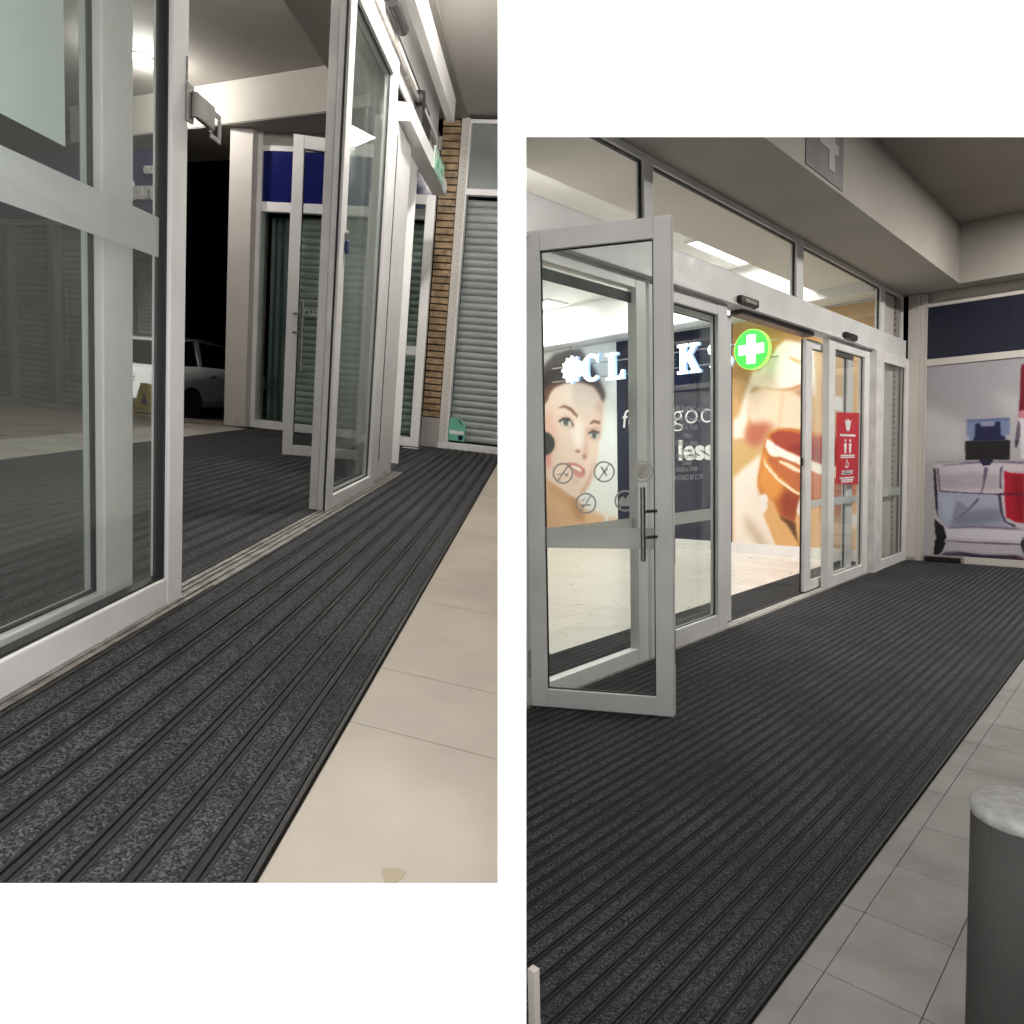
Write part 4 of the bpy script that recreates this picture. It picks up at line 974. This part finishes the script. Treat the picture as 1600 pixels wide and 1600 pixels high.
# --- far pair of leaves, drawn open
lc = thing('sliding_door_leaf', 'white sliding glass door leaf with a blue fob standing in the middle', 'sliding door', (-.93, 3.6, 0))
DC = Frame((-.928, 0), (0, 1))
glazed_leaf(lc, DC, .945, .008, 2.28, .085, .12, .062, .10, .046, WHITE, GLASSG, 3.125)
build('edge_profile', MB().ubox(DC, 3.118, 3.1245, .01, 2.278, -.018, .004), WHITE_WORN, lc)
build('edge_brush', MB().ubox(DC, 3.116, 3.1245, .01, 2.278, .006, .012), GASKET, lc)
fb = thing('key_fob', 'blue key fob hanging on the stile of the middle door leaf', 'key fob', (-.90, 3.20, 1.16))
build('fob', MB().prism([(3.20 + .014 * math.cos(t), 1.175 + .03 * math.sin(t)) for t in (2 * math.pi * k / 14 for k in range(14))], DC, .026, .038), BLUEK, fb, .003)
build('link', MB().ring(DC, 3.20, 1.215, .007, .010, .027, .031, 14), STEEL, fb)
build('lock_barrel', MB().cyl(DC.p(3.20, 1.232, .024), DC.p(3.20, 1.232, .034), .012, 14), STEEL, fb)
lc2 = thing('fixed_glass_panel', 'white framed fixed panel close behind the middle sliding leaf', 'glass panel', (-.99, 3.7, 0))
glazed_leaf(lc2, Frame((-.974, 0), (0, 1)), 1.08, .008, 2.28, .07, .10, .062, .09, .038, WHITE_WORN, GLASS, 3.135)
dp = thing('door_post', 'tall white post right of the middle sliding leaf', 'post', (-1.0, 4.5, 0))
build('shaft', MB().box(-1.06, -.945, 4.22, 4.72, .004, 2.07), WHITE, dp, .005)
build('slot', MB().box(-.9445, -.9425, 4.30, 4.315, .12, 2.0), GASKET, dp)
build('foot_screw', MB().cyl((-.944, 4.5, .03), (-.936, 4.5, .03), .010, 10), DSTEEL, dp)
tm = thing('door_transom', 'white transom beam past the door post carrying the exit sign', 'transom', (-.9, 5.3, 2.07))
build('beam', MB().box(-.985, -.875, 4.3, 5.86, 2.075, 2.175), WHITE, tm, .004)
ex = thing('exit_sign', 'small green and white exit sign on the white transom', 'sign', (-.87, 5.4, 2.1))
FX = Frame((-.874, 0), (0, 1))
build('plate', MB().ubox(FX, 5.15, 5.62, 2.075, 2.225, .001, .006), mat('pale_green_plate', (.55, .70, .60), .4), ex)
g = MB().ubox(FX, 5.18, 5.59, 2.085, 2.092, .006, .0075).ubox(FX, 5.18, 5.59, 2.208, 2.215, .006, .0075)
g.prism([(5.24, 2.10), (5.28, 2.10), (5.33, 2.15), (5.36, 2.10), (5.39, 2.10), (5.36, 2.18), (5.30, 2.19), (5.26, 2.15)], FX, .006, .0075)
g.prism([(5.44, 2.13), (5.50, 2.13), (5.50, 2.11), (5.56, 2.15), (5.50, 2.19), (5.50, 2.17), (5.44, 2.17)], FX, .006, .0075)
build('pictogram', g, GREENX, ex)
hb2 = thing('door_operator', 'long white door operator box below the mall ceiling with its gear exposed', 'door operator', (-.9, 4, 2.6))
build('cover', MB().box(-.90, -.842, .3, 5.78, 2.585, 2.755), WHITE, hb2, .004)
build('back_plate', MB().box(-.975, -.962, .3, 5.78, 2.285, 2.988), GREYF, hb2)
build('rail', MB().box(-.961, -.935, .3, 5.6, 2.36, 2.40), ALU, hb2, .004)
build('belt', MB().box(-.932, -.927, .3, 5.2, 2.42, 2.432), BLACK, hb2)
build('hanger_wheel', MB().cyl((-.955, 4.86, 2.39), (-.91, 4.86, 2.39), .06, 18), BLACK, hb2)
build('hanger_block', MB().box(-.957, -.905, 4.78, 5.12, 2.23, 2.33), BLACK, hb2)
build('gear_box', MB().box(-.955, -.905, 3.3, 3.5, 2.46, 2.56), BLACK, hb2, .004)
build('motor', MB().cyl((-.93, 3.9, 2.5), (-.93, 4.2, 2.5), .035, 14), BLACK, hb2, .004)

# --- shop row across the far end
SW = Frame((-.93, 6.86), (-.985, .17), (-.17, -.985))
SR = Frame((-.93, 6.86), (.985, -.17), (-.17, -.985))
pier = thing('slatted_pier', 'tan slatted pier with dark joints beside the right roller shutter', 'pier', (-1.0, 6.9, 0))
build('core', MB().ubox(SW, -.005, .178, .004, 2.99, -.2, -.012), BLACK, pier)
build('plinth', MB().ubox(SW, -.002, .176, .004, .292, -.0115, .010), GREYP, pier, .003)
nz = 43
for i in range(nz):
    z = .297 + i * (2.69 / nz)
    build('slat', MB().ubox(SW, 0.002 + random.uniform(-.001, .001), .172, z + .006, z + 2.69 / nz - .006, -.0115, .012 + random.uniform(-.0015, .0015)), SLAT, pier, .0015)
cs = thing('corner_strip', 'pale perforated corner strip between slatted pier and roller shutter', 'trim strip', (-.9, 6.85, 0))
build('strip', MB().ubox(SW, -.082, -.007, .075, 3.0, -.05, .022), PILLAR, cs, .003)
for i in range(48):
    build('hole', MB().cyl(SW.p(-.058, .17 + i * .059, .0215), SW.p(-.058, .17 + i * .059, .0228), .0065, 8), GREYP, cs)
sh = thing('roller_shutter_shop', 'closed shop with grey roller shutter behind glass at the right', 'shop front', (-.6, 6.8, 0))
slat_shutter(sh, SW, -.98, -.09, .085, 2.33, -.10, .066, SHUT)
build('sill', MB().ubox(SW, -1.0, -.006, .004, .072, -.06, .03), WHITE_WORN, sh, .004)
build('transom', MB().ubox(SW, -1.0, -.084, 2.345, 2.40, -.05, .012), WHITE, sh, .003)
build('head', MB().ubox(SW, -1.0, -.084, 2.955, 2.99, -.05, .012), WHITE, sh, .003)
build('side_jamb', MB().ubox(SW, -.096, -.0825, .073, 2.99, -.05, .014), WHITE, sh)
build('upper_panel', MB().ubox(SW, -1.0, -.097, 2.401, 2.954, -.03, -.02), mat('grey_glass_panel', (.23, .25, .245), .2, var=.05), sh)
build('glass_pane', MB().ubox(SW, -1.0, -.097, .073, 2.344, -.012, -.008), GLASS, sh)
mp = thing('mint_card', 'mint green card with a white label and dark circle behind the glass corner', 'card', (-.7, 6.82, .09))
build('card', MB().prism([(.100, .092), (.262, .092), (.262, .27), (.20, .31), (.100, .31)], SR, -.007, -.004), MINT, mp)
build('label', MB().prism([(.108, .155), (.25, .155), (.25, .19), (.108, .19)], SR, -.004, -.0025), SIGNW, mp)
build('circle', MB().prism([(.222 + .026 * math.cos(t), .125 + .026 * math.sin(t)) for t in (2 * math.pi * k / 20 for k in range(20))], SR, -.004, -.0025), NAVYD, mp)
build('sprig', MB().prism([(.19, .30), (.215, .275), (.235, .255), (.24, .235), (.228, .25), (.205, .268), (.186, .29)], SR, -.004, -.0025), NAVYD, mp)

kf = thing('juice_bar_shop', 'closed shop with navy fascia and roller shutter behind the open swing door', 'shop front', (-2.2, 7.1, 0))
build('post', MB().ubox(SW, 1.972, 2.02, .004, 2.84, -.08, .018), WHITE, kf, .003)
build('fascia', MB().ubox(SW, .20, 1.971, 2.205, 2.67, -.05, -.004), NAVY, kf)
build('head', MB().ubox(SW, .20, 1.971, 2.671, 2.72, -.05, .006), WHITE, kf, .003)
build('wall_above', MB().ubox(SW, .178, 2.02, 2.721, 2.841, -.08, .0), PLAST, kf)
build('transom', MB().ubox(SW, .20, 1.971, 2.115, 2.2045, -.05, .014), WHITE, kf, .003)
build('sill', MB().ubox(SW, .20, 1.971, .004, .085, -.06, .02), WHITE_WORN, kf, .003)
build('mullion', MB().ubox(SW, 1.62, 1.66, .086, 2.114, -.05, .010), WHITE, kf, .003)
slat_shutter(kf, SW, .24, 1.60, .09, 2.11, -.12, .066, SHUT)
build('dark_reveal', MB().ubox(SW, 1.66, 1.97, .09, 2.11, -.22, -.20), mat('dark_teal_curtain', (.08, .105, .105), .6, var=.3, scale=2), kf)
for q in (1.70, 1.78, 1.86, 1.93):
    build('curtain_fold', MB().cyl(SW.p(q, .09, -.185), SW.p(q + .01, 2.1, -.185), .022, 12), mat('teal_curtain', (.14, .175, .175), .5, var=.25, scale=3), kf)
build('glass_pane', MB().ubox(SW, .24, 1.62, .086, 2.114, -.012, -.008), GLASSD, kf)
build('glass_pane', MB().ubox(SW, 1.66, 1.971, .086, 2.114, -.012, -.008), GLASSD, kf)
text_part('lettering', 'crush', .13, SR, -1.55, 1.165, -.006, SIGNG, kf, .001, bold=.002, shear=.15)
pl = thing('porch_pillar', 'cream square pillar at the corner of the shop row', 'pillar', (-3.05, 7.25, 0))
build('shaft', MB().ubox(SW, 2.022, 2.265, .004, 2.841, -.22, .10), PILLAR, pl, .006)
build('scratch', MB().ubox(SW, 2.115, 2.12, .0, .08, .10, .1006), GREYP, pl)
gl = thing('glass_door_leaf', 'narrow white framed glass leaf beside the tan slatted pier', 'door', (-1.3, 6.8, 0))
GF = Frame((-1.09, 6.70), (-.99, .12), (-.12, -.99))
glazed_leaf(gl, GF, .62, .008, 2.28, .085, .08, .085, .085, .045, WHITE, GLASSG)
band(gl, GF, .085, .54, .86, .945, .004, FILML)
dm = thing('door_marker', 'small pale plate lying on the mat by the narrow glass leaf', 'floor plate', (-1.2, 6.45, .012))
build('plate', MB().box(-1.20, -1.06, 6.46, 6.50, .0125, .017), WHITE, dm, .001)
# --- open swing door
WL = Frame((-1.82, 5.08), (.99, .145), (.145, -.99))
wd = thing('swing_door', 'white framed glass swing door standing open over the outer mat', 'door', (-1.4, 5.14, 0))
glazed_leaf(wd, WL, .84, .012, 2.19, .072, .08, .075, .085, .045, WHITE, GLASS)
hn = build('pull_handle', MB().cyl(WL.p(.112, .62, .07), WL.p(.112, 1.10, .07), .010, 12), STEEL, wd)
for z in (.885, 1.015):
    build('standoff', MB().cyl(WL.p(.045, z, .022), WL.p(.112, z, .07), .007, 10), STEEL, hn)
build('push_plate', MB().ubox(WL, .10, .104, .66, 1.12, .004, .006).ubox(WL, .104, .40, .66, .664, .004, .006).ubox(WL, .104, .40, 1.116, 1.12, .004, .006), SIGNG, wd)

# --- reflections of a shuttered shop in the glass, built as solid fronts outside
W1 = Frame((-4.35, 6.9), (-.94, .34), (-.34, -.94))
ws = thing('reflected_shop', 'glass reflection of a dark green shuttered shop, built solid outside left', 'shop front', (-5, 7.1, 0))
n_ = 30; cur = MB(); p_ = 1.74 / n_
prof = [(0, 0), (.010, .15), (.017, .45), (.012, .8), (0, .97), (-.006, .5)]
for i in range(n_):
    cur.loft([[W1.p(a_, .06 + (i + q_) * p_, d_ - .10) for d_, q_ in prof] for a_ in (.06, 3.7)])
co = build('reflected_shutter_curtain', cur, SHUTM, ws); co['kind'] = 'stuff'
for a_ in (.0, .58, 1.25, 2.0):
    build('post', MB().ubox(W1, a_, a_ + (.06 if a_ == 0 else .10), .004, 1.80, -.09, .0), mat('reflected_grey_brown_frame', (.17, .16, .145), .5, var=.1), ws, .003)
build('sill', MB().ubox(W1, .06, 2.6, .004, .055, -.09, .004), GREYP, ws)
build('head', MB().ubox(W1, .0, 3.7, 1.801, 1.85, -.09, .004), GREYP, ws)
build('backing', MB().ubox(W1, .0, 3.7, .0, 2.6, -.25, -.18), NIGHT, ws)
build('reflected_pull_bar', MB().cyl(W1.p(.36, .25, .03), W1.p(.36, 1.28, .03), .011, 8), STEEL, ws)
fsn = thing('reflected_sign', 'glass reflection of a navy fascia board with reversed white letters, built outside left', 'sign', (-4.4, 6.9, 2.0))  # mirror image in the pane, modelled as a solid board
build('board', MB().ubox(W1, -.93, 3.0, 1.851, 2.44, -.12, .02), NAVY, fsn)
FR = Frame((-4.35, 6.9), (.94, -.34), (-.34, -.94))
text_part('small_letters', 'co', .13, FR, .80, 2.235, .03, SIGNW, fsn, .03, bold=.005, mirror=True)
text_part('large_letters', 'crush', .21, FR, .90, 2.02, .035, SIGNW, fsn, .04, bold=.010, mirror=True)
w2 = thing('reflected_shop', 'glass reflection of a shuttered shop, built solid beyond the parked white car', 'shop front', (-9, 14.6, -.47))  # shutters mirrored in the pane, modelled as a far front
W2 = Frame((-7.70, 14.6), (-1, 0), (0, -1))
cur = MB(); n_ = 36; p_ = 2.9 / n_
for i in range(n_):
    cur.loft([[W2.p(a_, -.4 + (i + q_) * p_, d_ * 1.5) for d_, q_ in prof] for a_ in (.1, 3.4)])
co = build('reflected_shutter_curtain', cur, SHUT, w2); co['kind'] = 'stuff'
for a_ in (.0, .62, 2.0):
    build('post', MB().ubox(W2, a_, a_ + .14, -.47, 2.6, -.02, .06), MATS['reflected_grey_brown_frame'], w2)
build('backing', MB().ubox(W2, 0, 3.4, -.47, 3.2, -.2, -.03), NIGHT, w2)

# --- parked car
CO = Vector((-6.48, 12.2, -.468)); CF = Vector((.18, .984, 0)).normalized(); CR = Vector((CF.y, -CF.x, 0))
CO = CO - CR * .86
cpt = lambda s, t, z: CO + CF * s + CR * t + Vector((0, 0, z))
car = thing('parked_car', 'white hatchback parked in the dark beyond the doors', 'car', tuple(CO))
rings = []
for s, wd_, zb, zm, zt in ((.0, .74, .36, .60, .86), (.05, .80, .28, .62, .93), (.25, .85, .24, .64, .97), (1.2, .86, .22, .62, .98), (2.4, .86, .22, .62, .96), (3.2, .84, .22, .60, .90), (3.8, .80, .26, .56, .78), (3.98, .70, .32, .52, .66)):
    rings.append([cpt(s, t, z) for t, z in ((-wd_ * .94, zb), (wd_ * .94, zb), (wd_, zm - .1), (wd_, zm + .1), (wd_ * .95, zt - .03), (wd_ * .88, zt), (-wd_ * .88, zt), (-wd_ * .95, zt - .03), (-wd_, zm + .1), (-wd_, zm - .1))])
build('body', MB().loft(rings), CARW, car, .0, smooth=True)
rings = []
for s, wd_, zt in ((.10, .74, 1.0), (.22, .70, 1.18), (.42, .66, 1.38), (.62, .64, 1.40), (1.9, .64, 1.40), (2.3, .66, 1.28), (2.95, .72, .97)):
    rings.append([cpt(s, t, z) for t, z in ((-.78, .95), (.78, .95), (wd_, zt), (-wd_, zt))])
build('cabin_glass', MB().loft(rings), CARG, car)
rings = []
for s, wd_, zt in ((.38, .65, 1.385), (.5, .66, 1.43), (1.2, .66, 1.46), (1.9, .65, 1.43), (2.1, .64, 1.36)):
    rings.append([cpt(s, t, z) for t, z in ((-wd_, zt - .02), (wd_, zt - .02), (wd_ * .9, zt), (-wd_ * .9, zt))])
build('roof', MB().loft(rings), CARW, car, smooth=True)
for s0, s1 in ((.16, .40), (1.02, 1.10), (2.0, 2.55)):
    top = s0 + (.25 if s0 < 1 else (0 if s0 < 1.5 else -.0))
    build('pillar', MB().loft([[cpt(s0, .785, .95), cpt(s0 + .10, .785, .95), cpt(s0 + .10, .77, .95), cpt(s0, .77, .95)], [cpt(s0 + (.26 if s0 < 1 else .02), .662, 1.42), cpt(s0 + (.36 if s0 < 1 else .12), .662, 1.42), cpt(s0 + .2, .64, 1.42), cpt(s0 + .1, .64, 1.42)]]), CARW, car)
for t in (-.6, .6):
    build('roof_rail', MB().cyl(cpt(.5, t, 1.47), cpt(1.9, t, 1.47), .015, 8), STEEL, car)
build('bumper', MB().loft([[cpt(-.05, t, z) for t, z in ((-.70, .34), (.70, .34), (.72, .52), (-.72, .52))], [cpt(.10, t, z) for t, z in ((-.84, .30), (.84, .30), (.85, .56), (-.85, .56))]]), CARW, car, .01)
build('number_plate', MB().loft([[cpt(.0 - .02, t, z) for t, z in ((-.26, .64), (.26, .64), (.26, .78), (-.26, .78))], [cpt(.05, t, z) for t, z in ((-.26, .64), (.26, .64), (.26, .78), (-.26, .78))]]), SIGNW, car)
PF = Frame((CO.x, CO.y, CO.z), (CR.x, CR.y), (-CF.x, -CF.y))
build('plate_border', MB().ring(PF, 0, .71, .255, .285, .021, .026, 4, .33), BLACK, car)
text_part('plate_number', '44-491', .12, PF, -.20, .672, .022, BLACK, car, .004, bold=.003, xs=1.05)
build('badge', MB().ring(PF, -.12, .86, .04, .055, .01, .03, 20, .6), STEEL, car)
for t in (-.70, .70):
    build('tail_lamp', MB().loft([[cpt(.02, t - .08, .72), cpt(.02, t + .08, .72), cpt(.03, t + .08, .92), cpt(.03, t - .08, .92)], [cpt(.12, t - .08, .72), cpt(.16, t + .10, .72), cpt(.16, t + .10, .92), cpt(.12, t - .08, .92)]]), mat('red_lamp', (.25, .01, .01), .2), car)
for s, sgn in ((.72, 1), (.72, -1), (3.2, 1), (3.2, -1)):
    wh = build('wheel', MB().cyl(cpt(s, .70 * sgn, .30), cpt(s, .875 * sgn, .30), .30, 28), TYRE, car, .02)
    build('rim', MB().cyl(cpt(s, .872 * sgn, .30), cpt(s, .882 * sgn, .30), .19, 20), DSTEEL, wh)
build('door_handle', MB().cyl(cpt(1.25, .868, .80), cpt(1.42, .868, .81), .016, 8), STEEL, car)
ysn = thing('warning_sign', 'yellow triangular floor warning sign on the forecourt before the car', 'warning sign', (-4.12, 7.35, 0))
YF = Frame((-4.12, 7.35), (.95, -.3), (-.3, -.95))
build('front_board', MB().prism([(-.15, .07), (.15, .07), (.05, .34), (-.05, .34)], YF, -.01, .0), YELL, ysn)
build('foot_board', MB().ubox(YF, -.16, .16, .0, .062, -.012, .004), YELL, ysn)
build('symbol', MB().prism([(-.045, .12), (.045, .12), (.0, .25)], YF, .0, .002).ubox(YF, -.12, .12, .02, .035, .004, .006), BLACK, ysn)
build('back_board', MB().prism([(-.15, .0), (.15, .0), (.05, .33), (-.05, .33)], YF, -.10, -.09), YELL, ysn)
tag(build('sign_pole', MB().cyl((-3.62, 4.66, .003), (-3.60, 4.66, .62), .012, 12).cyl((-3.62, 4.66, .003), (-3.62, 4.66, .012), .035, 16), STEEL), 'thin steel pole with a round foot at the far left edge', 'pole')

fl_ = thing('car_fill_lamp', 'unseen lamp added behind the reflected shop to brighten the car', 'car_fill_lamp', (-7.5, 8.45, 2.4))  # added lamp, out of view, aimed at the car's rear
build('bracket', MB().box(-7.52, -7.48, 8.25, 8.45, 2.38, 2.42), BLACK, fl_)
build('housing', MB().box(-7.6, -7.4, 8.451, 8.52, 2.32, 2.48), BLACK, fl_, .006)
build('lens', MB().box(-7.58, -7.42, 8.5205, 8.524, 2.34, 2.46), LAMP, fl_)
ld = bpy.data.lights.new('lamp_light', 'AREA'); ld.shape = 'RECTANGLE'; ld.size = .16; ld.size_y = .12; ld.energy = 20; ld.spread = 1.1; ld.color = (1, .96, .9)
lo = bpy.data.objects.new('lamp_light', ld); COL.objects.link(lo); lo.parent = fl_; lo.location = (0, .09, 0)
lo.rotation_euler = (Vector((-7.3, 12.2, .1)) - Vector((-7.5, 8.54, 2.4))).to_track_quat('-Z', 'Y').to_euler()
# --- lamps of the left bay
downlight((-.42, 1.6, 3.026), 55, 'downlight in the mall ceiling above the inner mat near the front', bare=True)
downlight((-.45, 3.6, 3.026), 110, 'downlight in the mall ceiling above the middle of the inner mat', bare=True)
downlight((-3.79, 6.69, 3.216), 34, 'glowing downlight in the porch ceiling seen through the near glass', bare=True)
downlight((-2.4, 2.4, 3.216), 40, 'downlight in the porch ceiling above the near outer mat', bare=True)
downlight((-2.4, 4.6, 3.216), 30, 'downlight in the porch ceiling above the far outer mat', bare=True)
